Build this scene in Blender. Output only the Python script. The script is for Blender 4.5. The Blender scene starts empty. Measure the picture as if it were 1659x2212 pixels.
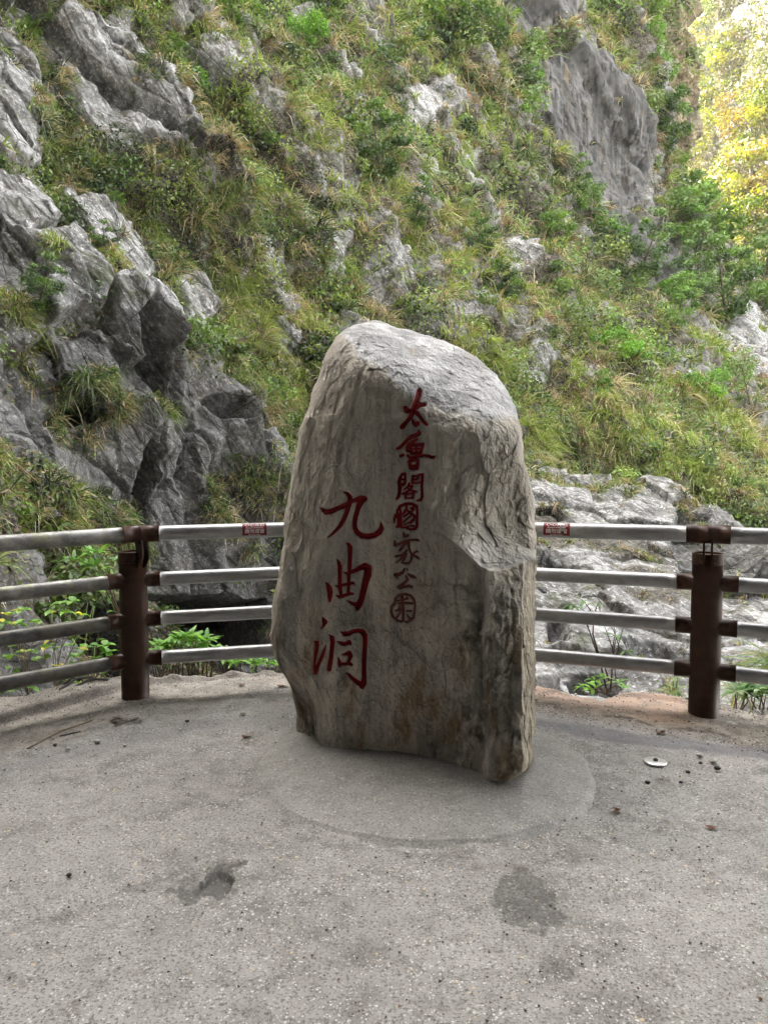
import bpy, math, random
import numpy as np
from mathutils import Vector, Matrix
random.seed(7)
SC = bpy.context.scene
COL = SC.collection
R = math.radians

# ------------------------------------------------------------------ camera
CAMZ, PITCH, F = 1.5, R(3.8), 1597.5          # F: focal length in units of a 1659 px wide frame
cam_data = bpy.data.cameras.new('camera')
cam_data.sensor_fit = 'VERTICAL'; cam_data.sensor_height = 36.0; cam_data.sensor_width = 27.0
cam_data.lens = 26.0; cam_data.clip_start = 0.05; cam_data.clip_end = 3000
cam = bpy.data.objects.new('camera', cam_data); COL.objects.link(cam)
cam.location = (0, 0, CAMZ); cam.rotation_euler = (R(90) - PITCH, 0, 0)
SC.camera = cam

# ------------------------------------------------------------------ world, sun, exposure
SUN_EL, SUN_AZ = R(40), R(-62)                # azimuth measured from +Y towards +X
world = bpy.data.worlds.new('World'); SC.world = world; world.use_nodes = True
wn = world.node_tree.nodes; wl = world.node_tree.links
bg = wn['Background']; sky = wn.new('ShaderNodeTexSky'); sky.sky_type = 'NISHITA'
sky.sun_disc = False; sky.sun_elevation = SUN_EL; sky.sun_rotation = SUN_AZ
sky.air_density = 1.0; sky.dust_density = 3.0; sky.ozone_density = 1.0
bg.inputs['Strength'].default_value = 0.15
bwn = wn.new('ShaderNodeRGBToBW'); mxn = wn.new('ShaderNodeMix'); mxn.data_type = 'RGBA'; mxn.inputs[0].default_value = .80      # bright thin cloud whitens the sky
tnt = wn.new('ShaderNodeMix'); tnt.data_type = 'RGBA'; tnt.blend_type = 'MULTIPLY'; tnt.inputs[0].default_value = 1.0; tnt.inputs[7].default_value = (1.07, 1.0, .90, 1)
wl.new(sky.outputs[0], bwn.inputs[0]); wl.new(sky.outputs[0], mxn.inputs[6]); wl.new(bwn.outputs[0], tnt.inputs[6]); wl.new(tnt.outputs[2], mxn.inputs[7]); wl.new(mxn.outputs[2], bg.inputs['Color'])
sd = bpy.data.lights.new('sun', 'SUN'); sd.energy = 2.0; sd.angle = R(0.5); sd.color = (1.0, 0.90, 0.70)
sun = bpy.data.objects.new('sun', sd); COL.objects.link(sun)
sdir = Vector((math.sin(SUN_AZ) * math.cos(SUN_EL), math.cos(SUN_AZ) * math.cos(SUN_EL), math.sin(SUN_EL)))
sun.rotation_euler = sdir.to_track_quat('Z', 'Y').to_euler(); sun.location = (0, 0, 60)
SC.view_settings.view_transform = 'Standard'; SC.view_settings.look = 'None'
SC.view_settings.exposure = 4.25; SC.view_settings.gamma = 1.0
SC.render.engine = 'CYCLES'
SC.cycles.max_bounces = 5; SC.cycles.diffuse_bounces = 2; SC.cycles.glossy_bounces = 2
SC.cycles.transmission_bounces = 3; SC.cycles.volume_bounces = 0
SC.cycles.use_denoising = True

# ------------------------------------------------------------------ numpy helpers
rng = np.random.default_rng(11)
def ray(px, py):
    """unit-forward direction (y = 1) of the photograph's pixel, 1659 x 2212 frame"""
    px = np.asarray(px, float); py = np.asarray(py, float)
    cx = (px - 829.5) / F; cy = -(py - 1106) / F
    fy = math.cos(PITCH) + cy * math.sin(PITCH); fz = cy * math.cos(PITCH) - math.sin(PITCH)
    return np.stack([cx / fy, np.ones_like(cx), fz / fy], -1)
def at(px, py, Y):
    d = ray(px, py); return d * np.asarray(Y, float)[..., None] + np.array([0, 0, CAMZ])
def on_ground(px, py, z=0.0):
    d = ray(px, py); t = (z - CAMZ) / d[..., 2]
    return d * t[..., None] + np.array([0, 0, CAMZ])
def smooth(a, b, x):
    t = np.clip((x - a) / (b - a), 0, 1); return t * t * (3 - 2 * t)
def lerp(a, b, t): return a + (b - a) * t

def _hash(ix, iy, iz, seed):
    h = (ix.astype(np.int64) * 374761393 + iy.astype(np.int64) * 668265263 + iz.astype(np.int64) * 2147483647 + seed * 1274126177) & 0xFFFFFFFF
    h = ((h ^ (h >> 13)) * 1274126177) & 0xFFFFFFFF
    h = ((h ^ (h >> 16)) * 2246822519) & 0xFFFFFFFF
    return (h ^ (h >> 15)) & 0xFFFFFFFF
def perlin(p, seed=0):
    p = np.asarray(p, np.float32); i = np.floor(p).astype(np.int32); f = p - i
    u = f * f * f * (f * (f * 6 - 15) + 10); res = 0
    out = np.zeros(p.shape[0], np.float32)
    for dx in (0, 1):
        wx = u[:, 0] if dx else 1 - u[:, 0]
        for dy in (0, 1):
            wy = u[:, 1] if dy else 1 - u[:, 1]
            for dz in (0, 1):
                wz = u[:, 2] if dz else 1 - u[:, 2]
                h = _hash(i[:, 0] + dx, i[:, 1] + dy, i[:, 2] + dz, seed)
                gx = ((h & 1023) / 511.5 - 1); gy = (((h >> 10) & 1023) / 511.5 - 1); gz = (((h >> 20) & 1023) / 511.5 - 1)
                out += (wx * wy * wz * (gx * (f[:, 0] - dx) + gy * (f[:, 1] - dy) + gz * (f[:, 2] - dz))).astype(np.float32)
    return out * 1.3
def fbm(p, oct=4, seed=0, gain=0.5, ridged=False):
    s = 0; a = 1.0; p = np.asarray(p, np.float32)
    for k in range(oct):
        n = perlin(p, seed + k * 17)
        s = s + a * ((1 - 2 * np.abs(n)) if ridged else n); a *= gain; p = p * 2.03 + 3.1
    return s
def facets(p, seed=0, tilt=1.0):
    """broken-rock facets: nearest jittered cell, a random height plus a random tilt per cell; also returns edge distance"""
    p = np.asarray(p, np.float32); i = np.floor(p).astype(np.int32); n = p.shape[0]
    best = np.full(n, 9e9, np.float32); sec = best.copy(); val = np.zeros(n, np.float32)
    for dx in (-1, 0, 1):
        for dy in (-1, 0, 1):
            for dz in (-1, 0, 1):
                c = i + np.array([dx, dy, dz], np.int32)
                h = _hash(c[:, 0], c[:, 1], c[:, 2], seed); h2 = _hash(c[:, 0], c[:, 1], c[:, 2], seed + 91)
                q = np.stack([(h & 1023) / 1023., ((h >> 10) & 1023) / 1023., ((h >> 20) & 1023) / 1023.], -1).astype(np.float32)
                d = p - (c + q); dd = (d * d).sum(1)
                t = np.stack([(h2 & 1023) / 511.5 - 1, ((h2 >> 10) & 1023) / 511.5 - 1, ((h2 >> 20) & 1023) / 511.5 - 1], -1)
                v = ((h >> 5) & 1023) / 511.5 - 1 + tilt * (d * t).sum(1)
                m = dd < best
                sec = np.where(m, best, np.minimum(sec, dd)); best = np.where(m, dd, best); val = np.where(m, v, val)
    return val.astype(np.float32), np.sqrt(sec) - np.sqrt(best)
def poly_sd(px, py, poly):
    """signed distance to a polygon, positive inside"""
    P = np.array(poly, float); x = px; y = py
    d = np.full(x.shape, 1e9); inside = np.zeros(x.shape, bool)
    for k in range(len(P)):
        a = P[k]; b = P[(k + 1) % len(P)]; e = b - a
        t = np.clip(((x - a[0]) * e[0] + (y - a[1]) * e[1]) / (e @ e), 0, 1)
        d = np.minimum(d, np.hypot(x - a[0] - t * e[0], y - a[1] - t * e[1]))
        c = ((a[1] > y) != (b[1] > y))
        xi = a[0] + (y - a[1]) / (b[1] - a[1] + 1e-12) * e[0]
        inside ^= c & (x < xi)
    return np.where(inside, d, -d)
def rbf_fit(pts, scale=600.):
    """thin-plate fit of value over px,py"""
    A = np.array(pts, float); X = A[:, :2] / scale; v = A[:, 2]; n = len(A)
    r = np.linalg.norm(X[:, None] - X[None], axis=2); K = np.where(r > 0, r * r * np.log(r + 1e-12), 0) + np.eye(n) * 1e-3
    P = np.hstack([np.ones((n, 1)), X]); M = np.zeros((n + 3, n + 3)); M[:n, :n] = K; M[:n, n:] = P; M[n:, :n] = P.T
    w = np.linalg.solve(M, np.concatenate([v, [0, 0, 0]]))
    def f(px, py):
        Q = np.stack([np.ravel(px), np.ravel(py)], -1) / scale; out = w[n] + Q @ w[n + 1:]
        for k in range(n):
            rr = np.hypot(Q[:, 0] - X[k, 0], Q[:, 1] - X[k, 1]); out = out + w[k] * rr * rr * np.log(rr + 1e-12)
        return out.reshape(np.shape(px))
    return f

# ------------------------------------------------------------------ mesh / object helpers
def mesh_np(name, V, faces, mat=None, attrs=None, smooth_=False, cols=None):
    """faces: int array (n,k) or list of such arrays"""
    if not isinstance(faces, list): faces = [faces]
    me = bpy.data.meshes.new(name); V = np.asarray(V, np.float32)
    me.vertices.add(len(V)); me.vertices.foreach_set('co', V.ravel())
    loops = np.concatenate([f.ravel() for f in faces]).astype(np.int32)
    tot = np.concatenate([np.full(len(f), f.shape[1], np.int32) for f in faces])
    start = np.concatenate([[0], np.cumsum(tot)[:-1]]).astype(np.int32)
    me.loops.add(len(loops)); me.loops.foreach_set('vertex_index', loops)
    me.polygons.add(len(tot)); me.polygons.foreach_set('loop_start', start); me.polygons.foreach_set('loop_total', tot)
    me.polygons.foreach_set('use_smooth', np.full(len(tot), smooth_, bool))
    me.update(calc_edges=True)
    for k, a in (attrs or {}).items():
        at_ = me.attributes.new(k, 'FLOAT', 'POINT'); at_.data.foreach_set('value', np.asarray(a, np.float32).ravel())
    if cols is not None:
        c = np.ones((len(V), 4), np.float32); c[:, :3] = cols
        ca = me.color_attributes.new('tint', 'FLOAT_COLOR', 'POINT'); ca.data.foreach_set('color', c.ravel())
    if mat: me.materials.append(mat)
    return me
def link(name, me, parent=None, loc=None):
    o = bpy.data.objects.new(name, me); COL.objects.link(o)
    if parent: o.parent = parent
    if loc is not None: o.location = loc
    return o
def tag(o, label=None, cat=None, group=None, kind=None):
    if label: o['label'] = label
    if cat: o['category'] = cat
    if group: o['group'] = group
    if kind: o['kind'] = kind
    return o
def thing(name, label, cat, loc=(0, 0, 0), group=None):
    o = bpy.data.objects.new(name, None); COL.objects.link(o); o.location = loc; o.empty_display_size = .2
    return tag(o, label, cat, group)
def grid_faces(nv, nu, wrap=False):
    """vertex index = iv*nu+iu"""
    iu = np.arange(nu if wrap else nu - 1); iv = np.arange(nv - 1)
    a, b = np.meshgrid(iv, iu, indexing='ij'); b2 = (b + 1) % nu
    return np.stack([a * nu + b, (a + 1) * nu + b, (a + 1) * nu + b2, a * nu + b2], -1).reshape(-1, 4)
def tube(points, radii, n=16, cap=True, off=0):
    """swept round bar; returns V, [faces]"""
    P = [Vector(p) for p in points]; radii = [radii] * len(P) if np.isscalar(radii) else radii
    V = []; up = None
    for k, p in enumerate(P):
        t = (P[min(k + 1, len(P) - 1)] - P[max(k - 1, 0)]).normalized()
        if up is None: up = Vector((0, 0, 1)) if abs(t.z) < .9 else Vector((1, 0, 0))
        s = t.cross(up).normalized(); up = s.cross(t).normalized()
        for j in range(n):
            a = 2 * math.pi * j / n; V.append(p + (s * math.cos(a) + up * math.sin(a)) * radii[k])
    F_ = [grid_faces(len(P), n, True)[:, ::-1]]
    V = [tuple(v) for v in V]
    if cap:
        V.append(tuple(P[0])); V.append(tuple(P[-1])); c0 = len(V) - 2; c1 = c0 + 1; b = (len(P) - 1) * n
        F_.append(np.array([[c0, (j + 1) % n, j] for j in range(n)])[:, ::-1]); F_.append(np.array([[c1, b + j, b + (j + 1) % n] for j in range(n)])[:, ::-1])
    return np.array(V), [f + off for f in F_]
class Bag:
    def __init__(s): s.V = []; s.F = []; s.n = 0; s.C = []
    def add(s, V, F_, col=None):
        V = np.asarray(V, float)
        for f in (F_ if isinstance(F_, list) else [F_]): s.F.append(np.asarray(f) + s.n)
        s.V.append(V); s.n += len(V)
        if col is not None:
            c = np.empty((len(V), 3)); c[:] = col; s.C.append(c)
    def tube(s, pts, r, n=12, col=None, cap=True): V, f = tube(pts, r, n, cap); s.add(V, f, col)
    def mesh(s, name, mat, smooth_=False):
        if not s.F: return mesh_np(name, np.zeros((3, 3)), np.array([[0, 1, 2]]), mat)
        by = {}
        for f in s.F: by.setdefault(f.shape[1], []).append(f)
        return mesh_np(name, np.vstack(s.V), [np.vstack(v) for v in by.values()], mat, None, smooth_, np.vstack(s.C) if s.C else None)

# ------------------------------------------------------------------ materials
class M:
    def __init__(s, name):
        s.m = bpy.data.materials.new(name); s.m.use_nodes = True; s.t = s.m.node_tree; s.n = s.t.nodes; s.l = s.t.links
        s.n.clear(); s.out = s.n.new('ShaderNodeOutputMaterial')
        s._obj = None
    def node(s, typ, ins=None, **props):
        x = s.n.new(typ)
        for k, v in props.items(): setattr(x, k, v)
        for k, v in (ins or {}).items(): s.put(x.inputs[k], v)
        return x
    def put(s, sock, v):
        if hasattr(v, 'is_output') or isinstance(v, bpy.types.NodeSocket): s.l.new(v, sock)
        else: sock.default_value = v
    def pos(s):
        if s._obj is None: s._obj = s.node('ShaderNodeNewGeometry').outputs['Position']
        return s._obj
    def vec(s, scale, rot=(0, 0, 0), src=None):
        mp = s.node('ShaderNodeMapping', {'Vector': src or s.pos(), 'Scale': scale, 'Rotation': rot}); return mp.outputs[0]
    def noise(s, scale, detail=6, rough=.6, vec=None, dist=0.0):
        return s.node('ShaderNodeTexNoise', {'Vector': vec or s.pos(), 'Scale': scale, 'Detail': detail, 'Roughness': rough, 'Distortion': dist}).outputs[0]
    def ramp(s, v, lo, hi, a=0.0, b=1.0):
        return s.node('ShaderNodeMapRange', {'Value': v, 'From Min': lo, 'From Max': hi, 'To Min': a, 'To Max': b}, interpolation_type='SMOOTHSTEP').outputs[0]
    def mix(s, f, a, b, mode='MIX'):
        x = s.node('ShaderNodeMix', data_type='RGBA', blend_type=mode); x.clamp_factor = True
        s.put(x.inputs[0], f); s.put(x.inputs[6], a if not isinstance(a, tuple) else (*a, 1)); s.put(x.inputs[7], b if not isinstance(b, tuple) else (*b, 1))
        return x.outputs[2]
    def math(s, op, a, b=0.0):
        x = s.node('ShaderNodeMath', operation=op); s.put(x.inputs[0], a); s.put(x.inputs[1], b); return x.outputs[0]
    def attr(s, name, out='Fac'): return s.node('ShaderNodeAttribute', attribute_name=name).outputs[out]
    def bump(s, h, dist, strength=1.0, normal=None):
        x = s.node('ShaderNodeBump', {'Height': h, 'Distance': dist, 'Strength': strength})
        if normal: s.l.new(normal, x.inputs['Normal'])
        return x.outputs[0]
    def bsdf(s, color, rough=.8, metal=0.0, normal=None, spec=.3, **kw):
        x = s.node('ShaderNodeBsdfPrincipled'); s.put(x.inputs['Base Color'], color if not isinstance(color, tuple) else (*color, 1))
        s.put(x.inputs['Roughness'], rough); s.put(x.inputs['Metallic'], metal); s.put(x.inputs['Specular IOR Level'], spec)
        if normal: s.l.new(normal, x.inputs['Normal'])
        s.l.new(x.outputs[0], s.out.inputs[0]); return x

def mat_cliff():
    m = M('cliff_rock'); rock = m.attr('rock'); tone = m.attr('tone')
    bed = m.vec((1, 1, 1), (0, R(-55), 0))
    st = m.node('ShaderNodeMapping', {'Vector': bed, 'Scale': (.45, .8, 1.25)}).outputs[0]
    n1 = m.noise(.9, 8, .68, st, .5); n2 = m.noise(3.6, 9, .74, st, .3); n3 = m.noise(16, 6, .75); n4 = m.noise(42, 4, .7)
    c = m.mix(m.ramp(n1, .36, .66), (.15, .148, .142), (.40, .40, .395))
    c = m.mix(m.ramp(n2, .48, .66, 0, .8), c, (.60, .60, .61))
    c = m.mix(m.ramp(n2, .47, .36, 0, .85), c, (.085, .082, .078))
    c = m.mix(m.ramp(m.noise(1.3, 6, .65), .54, .70, 0, .55), c, (.21, .165, .11))
    c = m.mix(m.ramp(n3, .54, .63, 0, .85), c, (.76, .76, .75)); c = m.mix(m.ramp(n3, .45, .36, 0, .7), c, (.07, .068, .062))
    c = m.mix(m.ramp(n4, .60, .68, 0, .6), c, (.75, .75, .74))
    c = m.mix(m.ramp(m.noise(1.1, 8, .72), .52, .64, 0, .55), c, (.085, .088, .055)); c = m.mix(m.ramp(m.noise(2.2, 7, .7), .56, .66, 0, .6), c, (.10, .12, .05))
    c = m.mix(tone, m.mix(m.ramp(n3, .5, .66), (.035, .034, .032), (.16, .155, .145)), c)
    wall = m.attr('wall')                      # streaked smooth wall
    ws = m.noise(1.0, 7, .68, m.vec((3.2, 3.2, .07)), .1)
    wc = m.mix(m.ramp(ws, .42, .57), (.016, .016, .017), (.19, .188, .185))
    wc = m.mix(m.ramp(m.noise(2.2, 8, .75, m.vec((1, 1, .7))), .55, .63, 0, .8), wc, (.27, .26, .245)); wc = m.mix(m.ramp(m.noise(1.1, 6, .65, m.vec((1, 1, .5))), .42, .6, 0, .75), wc, (.10, .098, .093))
    wc = m.mix(m.ramp(m.noise(1.7, 5, .65, m.vec((1.6, 1.6, .2))), .57, .68, 0, .6), wc, (.30, .22, .12))
    wc = m.mix(m.ramp(m.noise(.8, 5, .6), .35, .65, .08, .55), wc, (.03, .029, .028)); c = m.mix(wall, c, wc)
    och = m.attr('ochre')
    oc = m.mix(m.ramp(m.noise(1.0, 6, .65, m.vec((1.6, 1.6, .25))), .38, .60), (.17, .13, .07), (.50, .41, .24))
    c = m.mix(och, c, oc)
    s1 = m.noise(7, 6, .7); s2 = m.noise(30, 5, .75)
    so = m.mix(m.ramp(s1, .40, .60), (.022, .02, .015), (.125, .11, .085))
    so = m.mix(m.ramp(s2, .53, .62, 0, .85), so, (.38, .35, .29))
    c = m.mix(rock, so, c)
    v1 = m.node('ShaderNodeTexVoronoi', {'Vector': st, 'Scale': 2.6, 'Randomness': 1.0}).outputs['Distance']; v2 = m.node('ShaderNodeTexVoronoi', {'Vector': st, 'Scale': 8.0, 'Randomness': 1.0}).outputs['Distance']
    wst = m.node('ShaderNodeVectorMath', {0: st}, operation='ADD'); wsc = m.node('ShaderNodeVectorMath', {0: m.node('ShaderNodeTexNoise', {'Vector': st, 'Scale': 2.0, 'Detail': 4.0}).outputs['Color'], 1: (.18, .18, .18)}, operation='MULTIPLY'); m.l.new(wsc.outputs[0], wst.inputs[1])
    ck1 = m.ramp(m.node('ShaderNodeTexVoronoi', {'Vector': wst.outputs[0], 'Scale': 1.1}, feature='DISTANCE_TO_EDGE').outputs['Distance'], 0, .045, 1, 0); ck2 = m.ramp(m.node('ShaderNodeTexVoronoi', {'Vector': wst.outputs[0], 'Scale': 3.6}, feature='DISTANCE_TO_EDGE').outputs['Distance'], 0, .05, 1, 0)
    cks = m.math('MULTIPLY', m.math('MAXIMUM', ck1, m.math('MULTIPLY', ck2, m.ramp(n1, .4, .6))), m.math('MULTIPLY', m.math('SUBTRACT', 1.0, wall), rock)); c = m.mix(m.math('MULTIPLY', cks, .45), c, (.05, .048, .042))
    n2 = m.math('SUBTRACT', n2, m.math('MULTIPLY', cks, .35))
    h = m.math('ADD', m.math('MULTIPLY', m.math('SUBTRACT', 1.0, m.math('MULTIPLY', wall, .85)), m.math('ADD', m.math('MULTIPLY', v1, .6), m.math('MULTIPLY', v2, .34))), m.math('ADD', m.math('MULTIPLY', n2, m.math('SUBTRACT', .5, m.math('MULTIPLY', wall, .25))), m.math('ADD', m.math('MULTIPLY', n3, .30), m.math('MULTIPLY', n4, .12))))
    m.bsdf(c, .8, normal=m.bump(h, .11, 1.0), spec=.35); return m.m

def mat_leaf(name, trans=.35, rough=.42, var=.3):
    m = M(name); c = m.attr('tint', 'Color')
    d = m.node('ShaderNodeBsdfPrincipled', {'Base Color': c, 'Roughness': rough, 'Specular IOR Level': .5})
    t = m.node('ShaderNodeBsdfTranslucent', {'Color': m.mix(1.0, c, (1.3, 1.25, .6), 'MULTIPLY')})
    x = m.node('ShaderNodeMixShader'); x.inputs[0].default_value = trans
    m.l.new(d.outputs[0], x.inputs[1]); m.l.new(t.outputs[0], x.inputs[2]); m.l.new(x.outputs[0], m.out.inputs[0]); return m.m
def mat_bark(name='bark', a=(.07, .055, .04), b=(.2, .17, .13)):
    m = M(name); n = m.noise(25, 6, .7, m.vec((1, 1, .25)))
    m.bsdf(m.mix(m.ramp(n, .35, .65), a, b), .9, normal=m.bump(n, .02, .8)); return m.m

def mat_stone():
    m = M('carved_marble')
    v = m.vec((1, 1, .26), (0, R(9), 0)); vs = m.vec((1, 1, .06)); f = m.noise(3.0, 9, .72, v, .6)
    c = m.mix(m.ramp(f, .34, .66), (.42, .375, .31), (.76, .70, .60))
    dk = m.ramp(m.noise(3.4, 7, .62, v, .4), .53, .66, 0, .55)
    c = m.mix(dk, c, (.25, .245, .235))
    c = m.mix(m.ramp(m.noise(26, 4, .6, vs), .5, .72, 0, .35), c, (.13, .13, .12))
    c = m.mix(m.ramp(m.noise(34, 4, .6, m.vec((1, 1, .09))), .56, .72, 0, .45), c, (.44, .42, .38))
    c = m.mix(m.math('MULTIPLY', m.attr('low'), m.ramp(m.noise(7, 6, .65, m.vec((1, 1, .45))), .47, .64, 0, .8)), c, (.30, .20, .095))
    c = m.mix(m.math('MULTIPLY', m.attr('low'), m.ramp(m.noise(11, 6, .65, m.vec((1, 1, .4))), .52, .66, 0, .6)), c, (.07, .068, .062))
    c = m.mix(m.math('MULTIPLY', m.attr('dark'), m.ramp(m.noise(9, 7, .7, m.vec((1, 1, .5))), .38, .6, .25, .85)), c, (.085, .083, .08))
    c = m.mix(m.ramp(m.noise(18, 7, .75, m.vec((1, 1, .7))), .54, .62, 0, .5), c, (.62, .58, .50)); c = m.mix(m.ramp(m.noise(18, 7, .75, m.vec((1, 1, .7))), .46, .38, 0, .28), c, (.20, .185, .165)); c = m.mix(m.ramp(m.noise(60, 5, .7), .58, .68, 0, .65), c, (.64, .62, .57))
    top = m.attr('top')  # paler on upward facets and ledge; sky brightness put into the colour
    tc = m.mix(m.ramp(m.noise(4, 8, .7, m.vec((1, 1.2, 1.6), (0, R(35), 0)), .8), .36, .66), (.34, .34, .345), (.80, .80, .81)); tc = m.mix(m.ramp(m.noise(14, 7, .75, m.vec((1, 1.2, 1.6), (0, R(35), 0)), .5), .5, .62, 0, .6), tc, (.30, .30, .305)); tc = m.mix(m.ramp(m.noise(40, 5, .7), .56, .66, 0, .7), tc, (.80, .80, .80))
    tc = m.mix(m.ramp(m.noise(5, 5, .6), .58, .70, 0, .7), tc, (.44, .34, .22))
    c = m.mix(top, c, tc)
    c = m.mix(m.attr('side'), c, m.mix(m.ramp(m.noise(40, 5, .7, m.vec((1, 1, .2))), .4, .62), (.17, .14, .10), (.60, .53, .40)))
    c = m.mix(m.ramp(m.noise(48, 6, .8), .40, .32, 0, .45), c, (.07, .066, .06))
    vv = m.node('ShaderNodeTexVoronoi', {'Vector': m.vec((1, 1, .55)), 'Scale': 30.0}).outputs['Distance']; v2 = m.node('ShaderNodeTexVoronoi', {'Vector': m.vec((1, 1, .6)), 'Scale': 75.0}).outputs['Distance']
    h = m.math('ADD', m.math('ADD', m.math('MULTIPLY', m.noise(22, 9, .78, m.vec((1, 1, .8))), .9), m.math('MULTIPLY', m.noise(95, 5, .75), .35)), m.math('ADD', m.math('MULTIPLY', vv, .25), m.math('MULTIPLY', v2, .15)))
    m.bsdf(c, .68, normal=m.bump(h, .024, 1.0), spec=.35); return m.m

def pebbles(m, scale, lo, hi, keep, seed=0.0):
    """aggregate: returns mask and per-stone random value"""
    v = m.node('ShaderNodeMapping', {'Vector': m.pos(), 'Location': (seed, seed * .7, 0)}).outputs[0]
    wob = m.node('ShaderNodeTexNoise', {'Vector': v, 'Scale': scale * 1.1, 'Detail': 2.0})
    vv = m.node('ShaderNodeVectorMath', {0: v}, operation='ADD')
    sc = m.node('ShaderNodeVectorMath', {0: wob.outputs['Color'], 1: (.55 / scale,) * 3}, operation='MULTIPLY'); m.l.new(sc.outputs[0], vv.inputs[1])
    vo = m.node('ShaderNodeTexVoronoi', {'Vector': vv.outputs[0], 'Scale': scale, 'Randomness': 1.0}, voronoi_dimensions='3D')
    sep = m.node('ShaderNodeSeparateColor', {0: vo.outputs['Color']})
    size = m.ramp(sep.outputs[1], 0, 1, lo, hi)
    inside = m.math('GREATER_THAN', m.math('SUBTRACT', size, vo.outputs['Distance']), 0.0)
    ok = m.math('GREATER_THAN', sep.outputs[0], 1 - keep)
    return m.math('MULTIPLY', inside, ok), sep.outputs[2], vo.outputs['Distance']

def mat_paving(mound=False):
    m = M('pad_aggregate' if mound else 'aggregate_concrete')
    big = m.noise(1.3, 6, .6); mid = m.noise(9, 6, .65); fin = m.noise(90, 4, .7)
    c = m.mix(m.ramp(big, .35, .68), (.185, .178, .168), (.30, .292, .278))
    c = m.mix(m.ramp(mid, .40, .64, 0, .6), c, (.325, .315, .30))
    c = m.mix(m.ramp(mid, .46, .34, 0, .5), c, (.125, .112, .10))
    c = m.mix(m.ramp(fin, .50, .62, 0, .8), c, (.075, .068, .062))
    c = m.mix(m.ramp(m.noise(160, 3, .6), .58, .7, 0, .6), c, (.36, .35, .33))
    if mound:
        c = m.mix(.35, c, (.17, .165, .155))
        p1, r1, d1 = pebbles(m, 85, .22, .42, .30); p2, r2, d2 = pebbles(m, 150, .2, .45, .25, 3.0)
    else:
        sand = m.attr('sand'); dark = m.attr('patch'); band = m.attr('band'); orange = m.attr('orange')
        p1, r1, d1 = pebbles(m, 68, .06, .44, .30); p2, r2, d2 = pebbles(m, 112, .12, .46, .42, 3.0)
        p1 = m.math('MULTIPLY', p1, m.ramp(m.noise(2.4, 5, .65), .38, .55, .12, 1.0))
    pc = m.mix(m.ramp(r1, .1, .9), (.27, .26, .245), (.56, .545, .51))
    pc = m.mix(m.math('GREATER_THAN', r1, .88), pc, (.52, .40, .26))
    pc2 = m.mix(m.ramp(r2, .1, .9), (.20, .19, .18), (.52, .505, .475))
    if mound:
        c = m.mix(m.math('MULTIPLY', p2, .55), c, pc2); c = m.mix(m.math('MULTIPLY', p1, .6), c, pc)
        pm = m.math('MULTIPLY', p1, .6); rough = m.ramp(fin, .3, .7, .42, .65)
    else:
        p3, r3, d3 = pebbles(m, 120, .2, .5, .35, 7.0)
        c = m.mix(m.math('MULTIPLY', p3, .75), c, m.mix(r3, (.09, .08, .075), (.5, .49, .46)))
        c = m.mix(p2, c, pc2); c = m.mix(p1, c, pc); 
        sc_ = m.mix(m.ramp(mid, .38, .64), (.17, .15, .125), (.31, .28, .24))
        sc_ = m.mix(m.ramp(fin, .5, .62, 0, .6), sc_, (.09, .078, .065)); sc_ = m.mix(m.math('MULTIPLY', p2, .7), sc_, pc2)
        c = m.mix(sand, c, sc_)
        c = m.mix(m.math('MULTIPLY', orange, m.ramp(mid, .3, .6, .2, .7)), c, (.38, .25, .18))
        c = m.mix(m.math('MULTIPLY', band, m.ramp(mid, .3, .6, .55, .9)), c, m.mix(m.math('MULTIPLY', p2, .4), (.135, .13, .145), (.4, .4, .4)))
        c = m.mix(m.ramp(m.math('ADD', dark, m.math('MULTIPLY', m.math('SUBTRACT', m.noise(55, 5, .75), .5), 1.6)), .15, 1.0, 0, .72), c, (.045, .042, .04))
        c = m.mix(m.math('MULTIPLY', m.ramp(m.noise(2.1, 7, .7), .58, .68, 0, .6), m.math('SUBTRACT', 1.0, sand)), c, (.10, .078, .066))
        pm = m.math('MAXIMUM', p1, m.math('MULTIPLY', p2, .6)); rough = .8
    h = m.math('ADD', m.math('MULTIPLY', pm, .35), m.math('ADD', m.math('MULTIPLY', fin, .5), m.math('MULTIPLY', mid, .6)))
    m.bsdf(c, rough, normal=m.bump(h, .008, .8), spec=.4 if not mound else .55); return m.m

def mat_metal(name, a, b, rough=.35, metal=0.9, moss=False, sc=14):
    m = M(name); n = m.noise(sc, 6, .65, m.vec((.3, 1, 1))); n2 = m.noise(60, 4, .7)
    c = m.mix(m.ramp(n, .35, .65), a, b); c = m.mix(m.ramp(n2, .62, .72, 0, .35), c, (.12, .10, .08))
    mt = metal
    if moss:
        up = m.node('ShaderNodeSeparateXYZ', {0: m.node('ShaderNodeNewGeometry').outputs['Normal']}).outputs[2]
        c = m.mix(m.ramp(m.noise(7, 5, .6), .45, .66, 0, .75), c, (.16, .15, .12))
        mm = m.math('MULTIPLY', m.ramp(m.noise(9, 5, .6), .54, .66, 0, .8), m.ramp(up, -.3, .4)); c = m.mix(m.math('MULTIPLY', mm, m.attr('mossy')), c, (.26, .29, .13)); mt = m.math('MULTIPLY', m.math('SUBTRACT', 1.0, mm), metal)
    m.bsdf(c, m.ramp(n2, .3, .7, rough - .08, rough + .14), mt, m.bump(n2, .002, .4), .5); return m.m
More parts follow.
